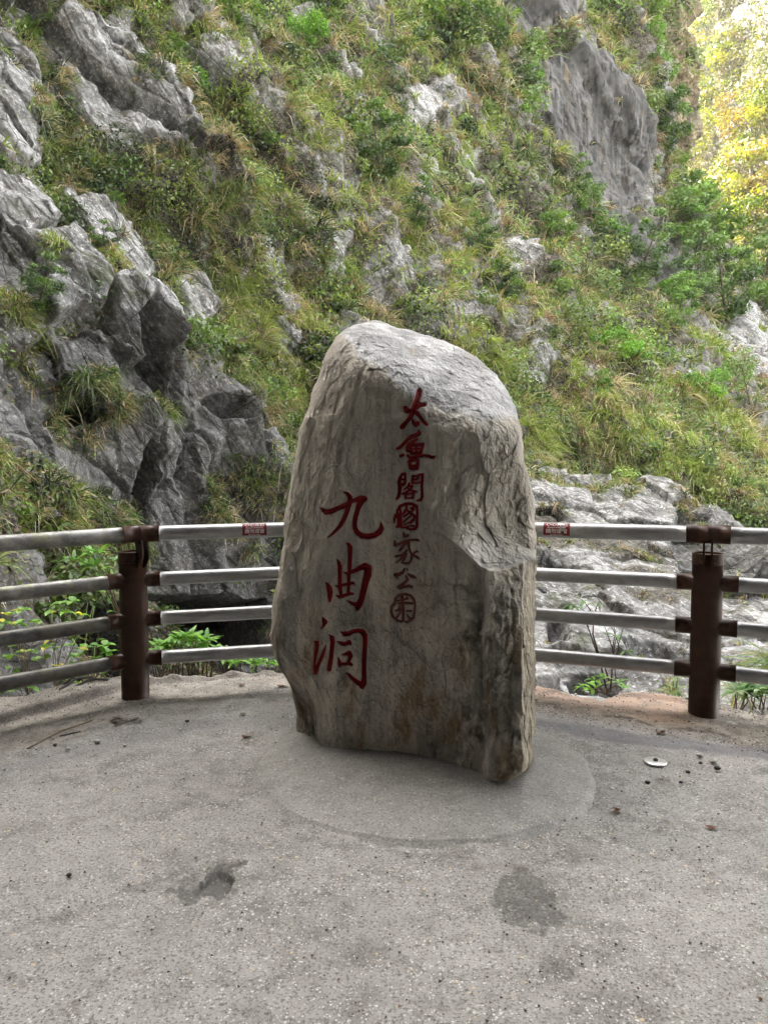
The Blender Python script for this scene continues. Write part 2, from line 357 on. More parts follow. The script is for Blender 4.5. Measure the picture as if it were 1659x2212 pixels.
def mat_paint(name, c0, c1, rough=.4, spec=.5):
    m = M(name); n = m.noise(18, 6, .65); n2 = m.noise(140, 3, .7)
    c = m.mix(m.ramp(n, .35, .65), c0, c1); c = m.mix(m.ramp(n2, .68, .75, 0, .6), c, tuple(min(1, x * 2.2 + .03) for x in c1))
    m.bsdf(c, m.ramp(n, .3, .7, rough - .1, rough + .15), 0, m.bump(n2, .001, .3), spec); return m.m
def mat_flat(name, c, rough=.6, metal=0.0):
    m = M(name); n = m.noise(70, 4, .6); m.bsdf(m.mix(m.ramp(n, .3, .7), tuple(x * .8 for x in c), c), rough, metal); return m.m

MAT = dict(cliff=mat_cliff(), grass=mat_leaf('grass_blades', .3), leaf=mat_leaf('leaves', .35), farleaf=mat_leaf('far_leaves', .5),
           bark=mat_bark(), stone=mat_stone(), paving=mat_paving(), pad=mat_paving(True),
           rail=mat_metal('galvanised_rail', (.26, .26, .26), (.38, .38, .385), .36, .8),
           shaderail=mat_metal('shaded_rail', (.07, .068, .065), (.17, .168, .16), .45, .6, True),  # darker copy of the weathered rail; shade put into its colour
           oldrail=mat_metal('weathered_rail', (.16, .155, .15), (.36, .36, .345), .45, .6, True),
           brown=mat_paint('brown_paint', (.034, .013, .007), (.056, .023, .013), .42, .25),
           red=mat_paint('carved_red_paint', (.13, .003, .005), (.185, .005, .007), .6, .15),
           worn=mat_paint('worn_brown_paint', (.12, .032, .026), (.17, .058, .046), .7, .15),
           steel=mat_flat('washer_steel', (.75, .75, .76), .35, .8), label=mat_flat('sticker_red', (.19, .012, .02), .35),
           white=mat_flat('white_print', (.8, .78, .76), .5), dry=mat_flat('dry_leaf', (.14, .07, .04), .8),
           twig=mat_flat('twig', (.20, .15, .10), .9), pebble=mat_flat('pebble', (.5, .49, .46), .7), darkp=mat_flat('dark_pebble', (.05, .045, .042), .8))

# ------------------------------------------------------------------ the opposite gorge side
DS = .348                                      # 1000 px zoom crops -> frame units
def zp(pts, ox=0, oy=0): return [(ox + x * DS, oy + y * DS) for x, y in pts]
ROCKS = [
 zp([(0,150),(60,190),(110,250),(190,380),(240,520),(250,680),(290,860),(280,960),(150,1000),(-3900,1000),(-3900,-300),(-20,100)]),
 zp([(60,60),(130,0),(210,60),(240,120),(100,135)]),
 zp([(300,180),(400,200),(480,330),(600,430),(750,540),(860,660),(950,770),(990,900),(1010,1010),(900,960),(820,900),(780,960),(700,900),(600,820),(500,650),(390,480),(380,350),(270,240)]),
 zp([(450,1070),(500,1090),(520,1150),(700,1170),(760,1290),(860,1310),(930,1420),(1000,1600),(1030,1800),(960,1880),(880,1890),(760,1820),(700,1780),(600,1650),(560,1500),(500,1380),(430,1250)]),
 zp([(-3900,1180),(110,1150),(230,1230),(300,1340),(400,1500),(460,1620),(520,1750),(545,1900),(520,1990),(400,1970),(260,2060),(130,2157),(-3900,2157)]),
 zp([(560,1880),(640,1840),(760,1900),(860,1960),(960,2050),(1000,2157),(700,2300),(600,2100)]),
 zp([(1130,1700),(1230,1680),(1300,1720),(1350,1850),(1360,1900),(1280,2010),(1180,1960)]),
 zp([(1150,400),(1210,440),(1270,500),(1350,600),(1310,660),(1230,580),(1150,490),(1080,380)]),
 zp([(980,110),(1060,160),(1110,260),(1060,300),(980,220)]),
 zp([(560,270),(640,300),(680,400),(620,420),(570,340)]),
 zp([(560,440),(650,430),(730,520),(650,500)],520), zp([(650,530),(720,540),(760,580),(820,660),(760,650),(690,590)],520),
 zp([(300,-300),(380,-300),(385,60),(385,220),(350,390),(270,390),(270,240),(310,110),(290,0)],520),
 zp([(950,570),(1040,580),(1100,560),(1210,590),(1300,650),(1330,730),(1200,740),(1130,800),(1080,830),(1000,740)],520),
 zp([(1120,1020),(1170,1000),(1210,1030),(1235,1090),(1180,1130),(1100,1170),(1100,1250),(1050,1330),(1000,1300),(1010,1200),(1100,1120)],520),
 zp([(1330,1000),(1400,1000),(1440,1060),(1460,1130),(1400,1110)],520),
 zp([(1420,1180),(1520,1210),(1600,1280),(1600,1450),(1520,1400),(1440,1270)],520),
 zp([(30,1430),(100,1450),(150,1500),(240,1580),(290,1650),(300,1770),(260,1800),(200,1770),(130,1650),(80,1540)],520),
 zp([(190,1980),(250,1990),(300,2060),(340,2160),(320,2220),(240,2200),(190,2080)],520),
 zp([(750,1690),(880,1620),(980,1650),(1040,1800),(960,1880),(830,1920),(770,1850)],520),
 zp([(470,1560),(560,1570),(600,1650),(590,1740),(520,1730)],520),
 zp([(1600,1500),(1680,1510),(1740,1570),(1760,1660),(1680,1690),(1610,1640)],520),
 zp([(1210,1950),(1330,1960),(1380,2060),(1260,2080)],520),
 zp([(1320,2040),(1470,2040),(1560,2090),(1700,2157),(1700,2440),(1480,2420),(1400,2330),(1330,2200)],1081),
 zp([(1220,680),(1380,700),(1470,740),(1560,790),(1659,880),(1750,1000),(1750,1100),(1560,930),(1450,950),(1370,850),(1240,760)],1081,693),
 zp([(100,270),(230,330),(250,420),(140,470),(60,400)],1081,693),
]
WALL = zp([(190,430),(330,370),(480,350),(570,380),(640,430),(700,540),(760,650),(810,720),(850,810),(860,900),(840,1010),(780,1100),(790,1230),(745,1330),(640,1330),(470,1270),(430,1130),(370,1000),(280,840),(200,700),(170,560)], 1081)
WALL2 = zp([(-40,-900),(430,-900),(400,60),(380,150),(300,190),(200,230),(60,180),(-30,60)], 1081)
WALL3 = zp([(640,1420),(740,1380),(880,1450),(960,1520),(1010,1640),(1060,1760),(1030,1900),(900,1880),(780,1740),(720,1600)], 1081)
WALL4 = zp([(800,1240),(1000,1500),(900,1560),(800,1400)],520,700)
OCHRE = zp([(990,120),(1160,80),(1160,470),(1150,700),(1140,950),(1090,1110),(1010,1000),(970,600)], 1081)
OCHRE2 = zp([(950,-900),(1070,-900),(1050,100),(1000,420),(900,300),(860,60)], 1081)
# lower left: broken rock under the grass, gorge shade painted into its tone
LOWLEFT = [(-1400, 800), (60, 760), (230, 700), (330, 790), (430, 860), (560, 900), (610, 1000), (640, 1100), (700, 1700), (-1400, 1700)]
CREVICE = [[(235,730),(262,700),(300,770),(325,830),(350,900),(330,905),(285,840)], [(310,960),(330,985),(345,1040),(338,1145),(318,1150),(312,1050)],
           [(140,870),(210,860),(225,900),(160,915)], [(60,540),(110,510),(135,480),(140,500),(110,540)], [(410,885),(470,920),(560,930),(540,960),(440,920)],
           [(330,1290),(590,1290),(590,1400),(330,1400)], [(800,450),(870,470),(880,520),(830,520)], [(1330,1090),(1500,1110),(1500,1180),(1380,1150)],
           [(0,1330),(250,1280),(250,1480),(0,1500)]]

XR_pts = np.array([(-900,1488),(-500,1486),(0,1482),(70,1480),(150,1478),(215,1473),(270,1479),(310,1477),(350,1466),(385,1452),(410,1458),(440,1480),(470,1500),(500,1530),(560,1580),(620,1640),(680,1720),(760,1850),(2200,2000)], float)
def XR(y): return np.interp(y, XR_pts[:, 0], XR_pts[:, 1])
depthA = rbf_fit([(x, y, math.log(d)) for x, y, d in [
 (-1300,1650,3.6),(-1300,1100,4.1),(-1300,600,5.6),(-1300,0,7.6),(-1300,-700,11),
 (-400,1650,5.6),(-400,1100,6.2),(-400,600,8),(-400,0,10.5),(-400,-700,15),
 (0,1650,7.2),(0,1100,8),(0,800,8.8),(0,450,10.5),(0,0,13.5),(0,-700,22),
 (300,1650,9.3),(320,1000,10.5),(330,700,11.6),(330,400,14),(300,0,19),(300,-700,31),
 (600,1650,11),(620,1000,13),(600,700,15.5),(600,350,20),(600,0,26.5),(600,-700,42),
 (900,1650,12.5),(900,1000,16),(900,700,19),(900,350,26),(900,0,33),(900,-700,52),
 (1200,1650,13.5),(1200,1080,17),(1200,850,21),(1200,650,26),(1160,350,34),(1200,0,38),(1200,-700,50),
 (1370,1100,18),(1400,850,25),(1400,650,33),(1350,420,38),(1370,250,39),(1470,0,46),(1470,-700,55),
 (1659,1650,14),(1659,1200,18),(1659,1000,23),(1659,800,33),(1600,620,42),(1500,500,45),(1480,300,47),(2000,1200,20),(2000,900,28)]])

NU, NV = 860, 980
gv = np.concatenate([np.linspace(-700, -40, 70, endpoint=False), np.linspace(-40, 1560, NV - 90), np.linspace(1565, 1900, 20)])
gu = np.concatenate([np.linspace(0, .44, 90, endpoint=False), np.linspace(.44, .985, NU - 120, endpoint=False), np.linspace(.985, 1.0, 30)])
PY, U = np.meshgrid(gv, gu, indexing='ij')
fold = np.clip((U - .985) / .015, 0, 1)
PX = -1300 + (XR(PY) + 1300) * np.minimum(U / .985, 1.0) - 30 * fold ** 2
DA = np.exp(depthA(PX, PY)) + 26 * fold ** 2 
PB = at(PX, PY, DA)
def grid_normals(P):
    du = np.gradient(P, axis=1); dv = np.gradient(P, axis=0); n = np.cross(du, dv); n /= np.linalg.norm(n, axis=2, keepdims=True) + 1e-9
    return n
NB = grid_normals(PB); NB *= np.sign((NB * (np.array([0, 0, CAMZ]) - PB)).sum(2, keepdims=True))
fp = PB.reshape(-1, 3).astype(np.float32); fx = PX.ravel(); fy_ = PY.ravel()
w1 = fbm(fp * .45, 4, 3); w2 = fbm(fp * 1.7, 3, 5)
def soft(polys, width, wob):
    out = np.full(fx.shape, -1e3)
    for P in polys:
        A = np.array(P); mk = (fx > A[:, 0].min() - 40) & (fx < A[:, 0].max() + 40) & (fy_ > A[:, 1].min() - 40) & (fy_ < A[:, 1].max() + 40)
        if mk.any(): out[mk] = np.maximum(out[mk], poly_sd(fx[mk], fy_[mk], P))
    return smooth(-width, width, out + wob)
jag = w1 * 14 + w2 * 10
outcrop = soft(ROCKS, 5, jag * .8 + 2 + 4 * smooth(500, 300, fx))
wallm = soft([WALL, WALL2, WALL3], 6, jag * .6 + 7)
ochm = soft([OCHRE, OCHRE2], 8, jag)
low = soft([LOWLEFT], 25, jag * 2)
crev = soft(CREVICE, 8, jag * .8)
bed = np.stack([fp[:, 0] * .57 - fp[:, 2] * .82, fp[:, 1], fp[:, 0] * .82 + fp[:, 2] * .57], -1).astype(np.float32)
patchn = fbm(np.stack([bed[:, 0] * .25, bed[:, 1] * .4, bed[:, 2] * .9], -1), 4, 21)
patch = smooth(.25, .37, patchn + w2 * .25) * .9
stripe = fbm(np.stack([bed[:, 0] * .09, bed[:, 1] * .12, bed[:, 2] * .42], -1), 4, 23) + w2 * .12 + w1 * .12
bare = smooth(.06, .26, stripe) * smooth(250, 420, fx) * (1 - smooth(1150, 1300, fx) * smooth(860, 1000, fy_))
lowrock = low * smooth(-.30, -.08, patchn + w2 * .35 + .05)
rock = np.clip(np.maximum.reduce([outcrop, wallm, ochm * .6, lowrock, patch * .7, crev]), 0, 1); bare = bare * (1 - rock)
nearw = np.clip(1.0 - (DA.ravel() - 10) / 50, .5, 1)
q = bed * np.array([.24, .6, 1.0], np.float32)
f1, e1 = facets(q * .42, 1, 1.3); f2, e2 = facets(q * 1.15 + w1[:, None] * .3, 2, 1.5); f3, e3 = facets(q * 3.2 + w2[:, None] * .2, 3, 1.5)
f4, e4 = facets(q * 8.5 + w2[:, None] * .2, 4, 1.5)
smallr = rock * (1 - wallm * .8)
leftw = smooth(640, 380, fx)
ck = lambda e, w: smooth(w, 0, e)
disp = w1 * (.45 - .2 * leftw) + smooth(-.4, .4, stripe) * .9 + f1 * (.10 + .12 * leftw) * (1 - .9 * wallm) + f2 * (.07 + .05 * leftw) * (.45 + .55 * smallr) * (1 - wallm * .93) + f3 * .038 * smallr + f4 * .012 * smallr
disp -= smallr * (ck(e1, .05) * .22 * leftw + ck(e2, .05) * .06 + ck(e3, .07) * .015)
disp -= wallm * w1 * .35
disp += outcrop * (.10 + .15 * leftw) + rock * fbm(fp * 5, 4, 31) * .016 + fbm(fp * 1.1, 3, 9) * .45 * (1 - rock)
disp += wallm * (fbm(fp * np.array([1.6, 1.6, .7]), 4, 44) * .05 + wallm * f3 * .04)
disp -= crev * 2.6 * nearw
disp *= 1 - .0 * fold.ravel()
PA = PB + NB * disp.reshape(PX.shape)[..., None]
tone = 1 - low * .60  # lower-left rock darkened in colour to stand for gorge shade
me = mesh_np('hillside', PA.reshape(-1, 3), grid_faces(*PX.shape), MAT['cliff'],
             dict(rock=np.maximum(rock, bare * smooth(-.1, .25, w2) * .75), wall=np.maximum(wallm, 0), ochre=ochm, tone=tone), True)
hill = tag(link('hills', me), 'steep gorge side of grey marble and grass across the ravine', None, None, 'structure')
NA = grid_normals(PA); NA *= np.sign((NA * (np.array([0, 0, CAMZ]) - PA)).sum(2, keepdims=True))
#%%A

# ------------------------------------------------------------------ hillside vegetation
def blades(P0, D, L, W, droop, side, col, tipcol):
    """arched blades: three triangles each"""
    n = len(P0); g = np.array([0, 0, -1.0])
    def pt(t): return P0 + D * (L * t)[:, None] + g * (droop * L * t * t)[:, None]
    W_ = W[:, None]; a = P0 - side * W_ * .5; b = P0 + side * W_ * .5; m_ = pt(.55 * np.ones(n)); c = m_ - side * W_ * .42; d = m_ + side * W_ * .42; t = pt(np.ones(n))
    V = np.stack([a, b, c, d, t], 1).reshape(-1, 3); k = np.arange(n)[:, None] * 5
    Q = k + np.array([0, 1, 3, 2]); T = k + np.array([2, 3, 4])
    C = np.stack([col * .75, col * .75, col, col, tipcol], 1).reshape(-1, 3)
    return V, [Q, T], C
def unit(v): return v / (np.linalg.norm(v, axis=-1, keepdims=True) + 1e-9)
GREENS = np.array([(.07, .12, .045), (.13, .20, .065), (.22, .30, .08), (.038, .065, .03), (.24, .31, .22), (.28, .31, .14)])
STRAW = np.array([(.46, .37, .25), (.55, .48, .36), (.26, .18, .12), (.36, .31, .18)])
def scatter_grass(bag, idx, per, Lr, straw=.25, bright=None, outw=.5):
    n = len(idx); P = PA.reshape(-1, 3)[idx]; Nn = NA.reshape(-1, 3)[idx]; dep = P[:, 1]
    cn = fbm(P * .35, 3, 77); zone = fbm(P * .9, 3, 78)
    gi = np.clip(((cn * 2.2 + rng.normal(0, .9, n)) + 2).astype(int), 0, 5); tc = GREENS[gi] * rng.uniform(.75, 1.3, (n, 1))
    if bright is not None: tc = tc * bright[:, None]
    bz = smooth(.0, .35, fbm(np.stack([P[:, 0] * .57 - P[:, 2] * .82, P[:, 1] * 1.3, (P[:, 0] * .82 + P[:, 2] * .57) * 4.5], -1) * .1, 3, 79)); tc = tc * (1 - bz[:, None]) + np.array([.27, .35, .09]) * rng.uniform(.7, 1.25, (n, 1)) * bz[:, None]
    isst = rng.random(n) < np.clip(straw + zone * .5, .03, .8); tc = np.where(isst[:, None], STRAW[rng.integers(0, 4, n)] * rng.uniform(.7, 1.15, (n, 1)), tc)
    Lt = rng.uniform(*Lr, n) * np.clip(dep / 20, .55, 1.35)
    ax = unit(Nn * outw + np.array([0, 0, .75]) + rng.normal(0, .22, (n, 3)))
    rep = np.repeat(np.arange(n), per); m_ = len(rep)
    D = unit(ax[rep] + rng.normal(0, .42, (m_, 3))); base = P[rep] - Nn[rep] * .05 + rng.normal(0, .06, (m_, 3)) * Lt[rep][:, None]
    L = Lt[rep] * rng.uniform(.5, 1.15, m_); W = np.maximum(.012, dep[rep] * .00115) * rng.uniform(.7, 1.4, m_)
    view = unit(base - np.array([0, 0, CAMZ])); side = unit(np.cross(D, view) + rng.normal(0, .5, (m_, 3)))
    col = tc[rep] * rng.uniform(.7, 1.3, (m_, 1)); dead = rng.random(m_) < .12; col = np.where(dead[:, None], STRAW[rng.integers(0, 4, m_)], col)
    V, F_, C = blades(base, D, L, W, rng.uniform(.35, 1.1, m_), side, col, col * 1.15 + .02)
    bag.add(V, F_); bag.C.append(C)
def leaf_quads(C0, s, nrm, col, bag, elong=1.6):
    n = len(C0); a = unit(np.cross(nrm, rng.normal(0, 1, (n, 3)))); b = np.cross(nrm, a); s = s[:, None]
    V = np.stack([C0 - a * s * elong * .5, C0 + b * s * .42, C0 + a * s * elong * .5, C0 - b * s * .42], 1).reshape(-1, 3)
    bag.add(V, np.arange(n)[:, None] * 4 + np.arange(4)); bag.C.append(np.repeat(col, 4, 0))
def pick(weight, n):
    area = np.ones_like(weight); w = np.clip(weight, 0, None) * (fold.ravel() < .5); c = np.cumsum(w); return np.searchsorted(c, rng.random(n) * c[-1])
cell = (DA.ravel() / 20) ** .3
inside = ((fx > -120) & (fy_ > -120) & (fy_ < 1560)) * 1.0 + .12 * ((fx <= -120) | (fy_ <= -120)) * (fx > -700)
dvu = np.gradient(PX, axis=1).ravel() * np.gradient(PY, axis=0).ravel() * np.ones_like(fx)      # image area per grid vertex
dvu = np.clip(dvu, 0, None)
clumpn = fbm(bed * np.array([.7, .9, 1.4], np.float32), 3, 55)
upness = np.clip(NA.reshape(-1, 3)[:, 2], 0, 1)
veg = (1 - np.clip(rock * 1.05, 0, 1)) ** 1.6 * smooth(-.40, .22, clumpn) * inside * dvu * (1 - .6 * low) * (1 - .72 * bare)
leftv = smooth(500, 300, fx)
vegrock = rock * smooth(.22, .4, clumpn + w2 * .3) * (.25 + .35 * leftv + .6 * patch * (1 - outcrop)) * (1 + .5 * low) * inside * dvu * (1 - crev) * (1 - wallm * .93)
gb = Bag()
bright = 1.0 + .25 * smooth(200, -200, fy_ - fx * .5) 
idx = pick(veg, 13000); scatter_grass(gb, idx, 22, (.3, 1.05), .30, bright[idx])
idx = pick(vegrock, 3000); scatter_grass(gb, idx, 16, (.3, .7), .3)
# droopy cane grass on the flat shelf at the right and by the wall foot
shelf = poly_sd(fx, fy_, [(1130, 860), (1250, 880), (1400, 860), (1500, 900), (1659, 990), (1659, 1110), (1560, 1130), (1400, 1060), (1300, 1010), (1140, 1000)])
idx = pick(smooth(-8, 8, shelf) * dvu, 1500); scatter_grass(gb, idx, 24, (.45, .9), .28, np.full(len(idx), 1.5), .3)
link_g = link('hillside_grass', gb.mesh('hillside_grass', MAT['grass']))
tag(link_g, 'arching green and straw-coloured grass tufts covering the gorge side', None, None, 'stuff')
cb = Bag()
idx = pick((1 - rock) ** .6 * inside * dvu + vegrock * .8, 110000); P = PA.reshape(-1, 3)[idx]; Nn = NA.reshape(-1, 3)[idx]; n = len(idx)
hn = fbm(P * 1.1, 3, 88); gi = np.clip((fbm(P * .5, 2, 89) * 2.4 + rng.normal(0, .8, n) + 1.6).astype(int), 0, 5)
col = GREENS[gi] * rng.uniform(.5, 1.2, (n, 1)); br = rng.random(n) < np.clip(.45 - hn * .4, .08, .8); col = np.where(br[:, None], STRAW[rng.integers(0, 4, n)] * rng.uniform(.35, .9, (n, 1)), col)
leaf_quads(P + Nn * (rng.random((n, 1)) * np.clip(.05 + hn[:, None] * .3, .01, .25)), np.maximum(.035, P[:, 1] * .0022) * rng.uniform(.6, 1.5, n), unit(Nn + rng.normal(0, .7, (n, 3)) + [0, 0, .4]), col, cb)
# low leafy bushes that merge with one another
idx = pick((1 - rock) * smooth(-.2, .25, -clumpn + w2 * .3) * inside * dvu * (1 - .6 * low) * (1 - .85 * bare), 1650)
for i in idx:
    p = PA.reshape(-1, 3)[i]; nn = NA.reshape(-1, 3)[i]; r = rng.uniform(.2, .95) ** 1.3 * np.clip(p[1] / 20, .5, 1.3); m_ = int(rng.integers(120, 240))
    q_ = rng.normal(0, 1, (m_, 3)); q_ = unit(q_) * rng.random((m_, 1)) ** .4 * r * np.array([1, 1, .7]); c = np.array([(.06, .11, .035), (.11, .19, .05), (.18, .30, .07), (.035, .06, .026), (.16, .22, .07), (.26, .34, .09), (.09, .13, .05), (.15, .24, .065)][rng.integers(0, 8)]) * rng.uniform(.6, 1.2)
    leaf_quads(p + nn * r * .35 + q_, np.full(m_, max(.045, p[1] * .0032)) * rng.uniform(.7, 1.4, m_), unit(q_ / r + rng.normal(0, .6, (m_, 3)) + [0, 0, .5]), c * rng.uniform(.7, 1.35, (m_, 1)), cb)
tag(link('hillside_undergrowth', cb.mesh('hillside_undergrowth', MAT['leaf'])), 'low leafy undergrowth and dry litter between the grass tufts of the gorge side', None, None, 'stuff')
#%%B
# ------------------------------------------------------------------ pale marble shelf below the railing on the right
LT = np.array([(-300,1150),(300,1180),(620,1200),(1000,1030),(1150,1022),(1195,1018),(1260,1030),(1330,1046),(1362,1062),(1400,1045),(1430,1052),(1480,1082),(1530,1118),(1570,1150),(1600,1200),(1640,1240),(1760,1260),(2000,1300)], float)
nu2, nv2 = 520, 460
uu = np.linspace(900, 1960, nu2); tt = np.linspace(0, 1, nv2)
T2, X2 = np.meshgrid(tt, uu, indexing='ij'); top2 = np.interp(X2, LT[:, 0], LT[:, 1])
back = np.clip((.06 - T2) / .06, 0, 1)
Y2 = top2 + np.clip(T2 - .06, 0, 1) / .94 * (1720 - top2) + 26 * back ** 1.5
depthD = rbf_fit([(x, y, math.log(d)) for x, y, d in [(900,1030,13.5),(1150,1022,14.5),(1350,1050,14),(1560,1150,12.5),(1700,1250,11.5),(2000,1300,11),
   (900,1300,9.6),(1160,1250,10.2),(1350,1250,10.6),(1500,1280,10.2),(1700,1350,9.2),(2000,1400,9),(900,1500,7.6),(1160,1500,7.6),(1350,1500,7.6),(1650,1500,7.2),(1160,1720,6.1),(1650,1720,5.8),(2000,1720,5.8)]])
D2 = np.exp(depthD(X2, Y2)) + 3.5 * back ** 1.3
P2 = at(X2, Y2, D2); N2 = grid_normals(P2); N2 *= np.sign((N2 * (np.array([0, 0, CAMZ]) - P2)).sum(2, keepdims=True))
p2 = P2.reshape(-1, 3).astype(np.float32); x2 = X2.ravel(); y2 = Y2.ravel()
b2 = np.stack([p2[:, 0] * .94 - p2[:, 2] * .34, p2[:, 1], p2[:, 0] * .34 + p2[:, 2] * .94], -1).astype(np.float32)
a1 = fbm(p2 * .9, 4, 203); fa, ea = facets(b2 * np.array([.55, .8, 1.6], np.float32), 61, 1.4); fb, eb = facets(b2 * np.array([1.7, 2.2, 5.0], np.float32), 62, 1.4); fc, ec = facets(b2 * np.array([5, 6, 13.], np.float32), 63, 1.4)
def soft2(polys, width, wob):
    out = np.full(x2.shape, -1e3)
    for P in polys: out = np.maximum(out, poly_sd(x2, y2, P))
    return smooth(-width, width, out + wob)
j2 = a1 * 14 + fbm(p2 * 4, 3, 207) * 8
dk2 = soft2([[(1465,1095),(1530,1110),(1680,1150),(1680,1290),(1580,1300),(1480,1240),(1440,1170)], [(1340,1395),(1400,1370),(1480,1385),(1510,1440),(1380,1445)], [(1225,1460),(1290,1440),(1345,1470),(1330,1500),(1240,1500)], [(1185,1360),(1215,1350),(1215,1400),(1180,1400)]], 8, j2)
gr2 = soft2([[(1170,1130),(1260,1160),(1380,1165),(1470,1200),(1420,1215),(1290,1195),(1170,1185)], [(1160,1100),(1240,1120),(1200,1135),(1150,1125)], [(1320,1215),(1430,1235),(1490,1250),(1430,1258),(1330,1235)],
             [(1290,1275),(1380,1290),(1480,1270),(1500,1300),(1380,1300)], [(1040,1160),(1180,1160),(1200,1200),(1040,1210)]], 6, j2 * .8)
dd = a1 * .25 + fa * .085 - smooth(.04, 0, ea) * .05 + fbm(p2 * 9, 3, 215) * .006 - dk2 * .25
P2 = P2 + N2 * dd.reshape(X2.shape)[..., None]
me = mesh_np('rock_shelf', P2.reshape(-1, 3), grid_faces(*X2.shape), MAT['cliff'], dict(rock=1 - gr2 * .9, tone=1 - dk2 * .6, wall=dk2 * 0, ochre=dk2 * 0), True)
tag(link('rock_shelf', me), 'pale marble shelf below the railing to the right of the stone', None, None, 'structure')
NN2 = grid_normals(P2); NN2 *= np.sign((NN2 * (np.array([0, 0, CAMZ]) - P2)).sum(2, keepdims=True))
PAs, NAs = PA, NA
gb = Bag(); PA, NA = P2, NN2
front2 = (back.ravel() < .2) * (x2 > 1130) * (x2 < 1720)
w = (gr2 + .02) * front2 * smooth(.0, .3, fbm(p2 * 2.5, 3, 221) + .15); c_ = np.cumsum(w); idx = np.searchsorted(c_, rng.random(620) * c_[-1]); scatter_grass(gb, idx, 10, (.16, .4), .3)
# grass fringe along the crest of the shelf
w = front2 * ((T2.ravel() > .05) & (T2.ravel() < .10)) * smooth(.0, .25, fbm(p2 * 1.6, 3, 222) + .05); c_ = np.cumsum(w); idx = np.searchsorted(c_, rng.random(300) * c_[-1]); scatter_grass(gb, idx, 14, (.3, .6), .3)
PA, NA = PAs, NAs
tag(link('shelf_grass', gb.mesh('shelf_grass', MAT['grass'])), 'short grass tufts in the joints of the pale marble shelf', None, None, 'stuff')

# gorge bottom and the shading rock wall at the photographer's back
xs = np.linspace(-120, 160, 90); ys = np.linspace(3, 220, 70); gy, gx = np.meshgrid(ys, xs, indexing='ij')
fpz = np.stack([gx, gy, gx * 0], -1).reshape(-1, 3).astype(np.float32)
gz = -11 + fbm(fpz * .12, 4, 301) * 1.5
me = mesh_np('gorge_floor', np.stack([gx, gy, gz.reshape(gx.shape)], -1).reshape(-1, 3), grid_faces(*gx.shape), MAT['cliff'], dict(rock=np.ones(gx.size), tone=np.ones(gx.size) * .8, wall=np.zeros(gx.size), ochre=np.zeros(gx.size)), True)
tag(link('ground', me), 'rocky bottom of the gorge below the platform', None, None, 'structure')
# unseen cliff behind the camera (y, z), overhang shaped to shade the stone
prof = np.array([(-3.2,-1),(-3.6,1),(-3.8,2.6),(-3.4,4.2),(-2.2,5.4),(.0,6.4),(2.6,7.2),(4.2,7.9),(4.6,9),(4.2,14),(.6,22),(-1,34),(-4,48)], float)
s_ = np.linspace(0, len(prof) - 1, 120); py_ = np.interp(s_, np.arange(len(prof)), prof[:, 0]); pz_ = np.interp(s_, np.arange(len(prof)), prof[:, 1])
xs = np.linspace(-30, 26, 150); S_, XX = np.meshgrid(np.arange(120), xs, indexing='ij')
YY = py_[S_] + np.abs(XX) * .0 - .004 * XX ** 2; ZZ = pz_[S_]
pp = np.stack([XX, YY, ZZ], -1).reshape(-1, 3).astype(np.float32); o1, _ = facets(pp * .5, 401, 1.3); o2 = fbm(pp * 1.1, 4, 402)
pp[:, 1] += o1 * .35 + o2 * .3; pp[:, 2] += o2 * .2
me = mesh_np('shading_overhang', pp, grid_faces(120, 150), MAT['cliff'], dict(rock=np.ones(len(pp)), tone=np.ones(len(pp)) * .9, wall=np.zeros(len(pp)), ochre=np.zeros(len(pp))), True)
tag(link('shading_cliff', me), 'unseen rock wall of the road behind the platform, overhang shaped to shade the stone', None, None, 'structure')

# unseen gorge wall added at the left to keep the sun off the platform
wpx = np.array([(-8.5,-26),(-9,-8),(-10,0),(-12.5,8),(-18,18),(-27,38),(-30,46)], float); s_ = np.linspace(0, 6, 120); wx_ = np.interp(s_, range(7), wpx[:, 0]); wy_ = np.interp(s_, range(7), wpx[:, 1])
hz_ = np.linspace(0, 1, 110); HH, SS = np.meshgrid(hz_, np.arange(120), indexing='ij'); Zt = -11 + HH * 62; XX = wx_[SS] - np.clip(Zt, 0, 99) * .22; YY = wy_[SS] + 0 * Zt
pp = np.stack([XX, YY, Zt], -1).reshape(-1, 3).astype(np.float32); o1, _ = facets(pp * .35, 411, 1.3); o2 = fbm(pp * .8, 4, 412); pp[:, 0] += o1 * .5 + o2 * .5
me = mesh_np('sunblock_cliff', pp, grid_faces(110, 120), MAT['cliff'], dict(rock=smooth(-.2, .1, o2), tone=np.ones(len(pp)), wall=np.zeros(len(pp)), ochre=np.zeros(len(pp))), True)
tag(link('hills', me), 'unseen gorge wall added at the left to block the sun', None, None, 'structure')

# ------------------------------------------------------------------ platform paving
edge_px = [(-900,1640),(-300,1560),(0,1507),(60,1500),(130,1478),(180,1474),(250,1462),(330,1455),(420,1450),(520,1443),(600,1437),(700,1440),(850,1452),(1000,1465),(1160,1472),(1240,1485),(1300,1492),(1360,1487),(1420,1483),(1480,1500),(1560,1512),(1600,1520),(1659,1528),(1900,1560),(2600,1680)]
E = np.array([on_ground(x, y, .05)[:2] for x, y in edge_px])
ang = np.unwrap(np.arctan2(E[:, 0], E[:, 1])); rad = np.hypot(E[:, 0], E[:, 1])
th = np.concatenate([np.linspace(-1.25, -.62, 60, endpoint=False), np.linspace(-.62, .62, 760), np.linspace(.62, 1.25, 60)[1:]])
rE = np.interp(th, ang, rad); thp = np.stack([th * 9, th * 0, th * 0], -1)
rE = rE + fbm(thp * 2.0, 4, 501) * .06
rr = np.concatenate([np.linspace(.02, 1.0, 14, endpoint=False), 1.0 + np.cumsum(np.full(300, 1 / 300.)) * 0])
r_in = 1.35
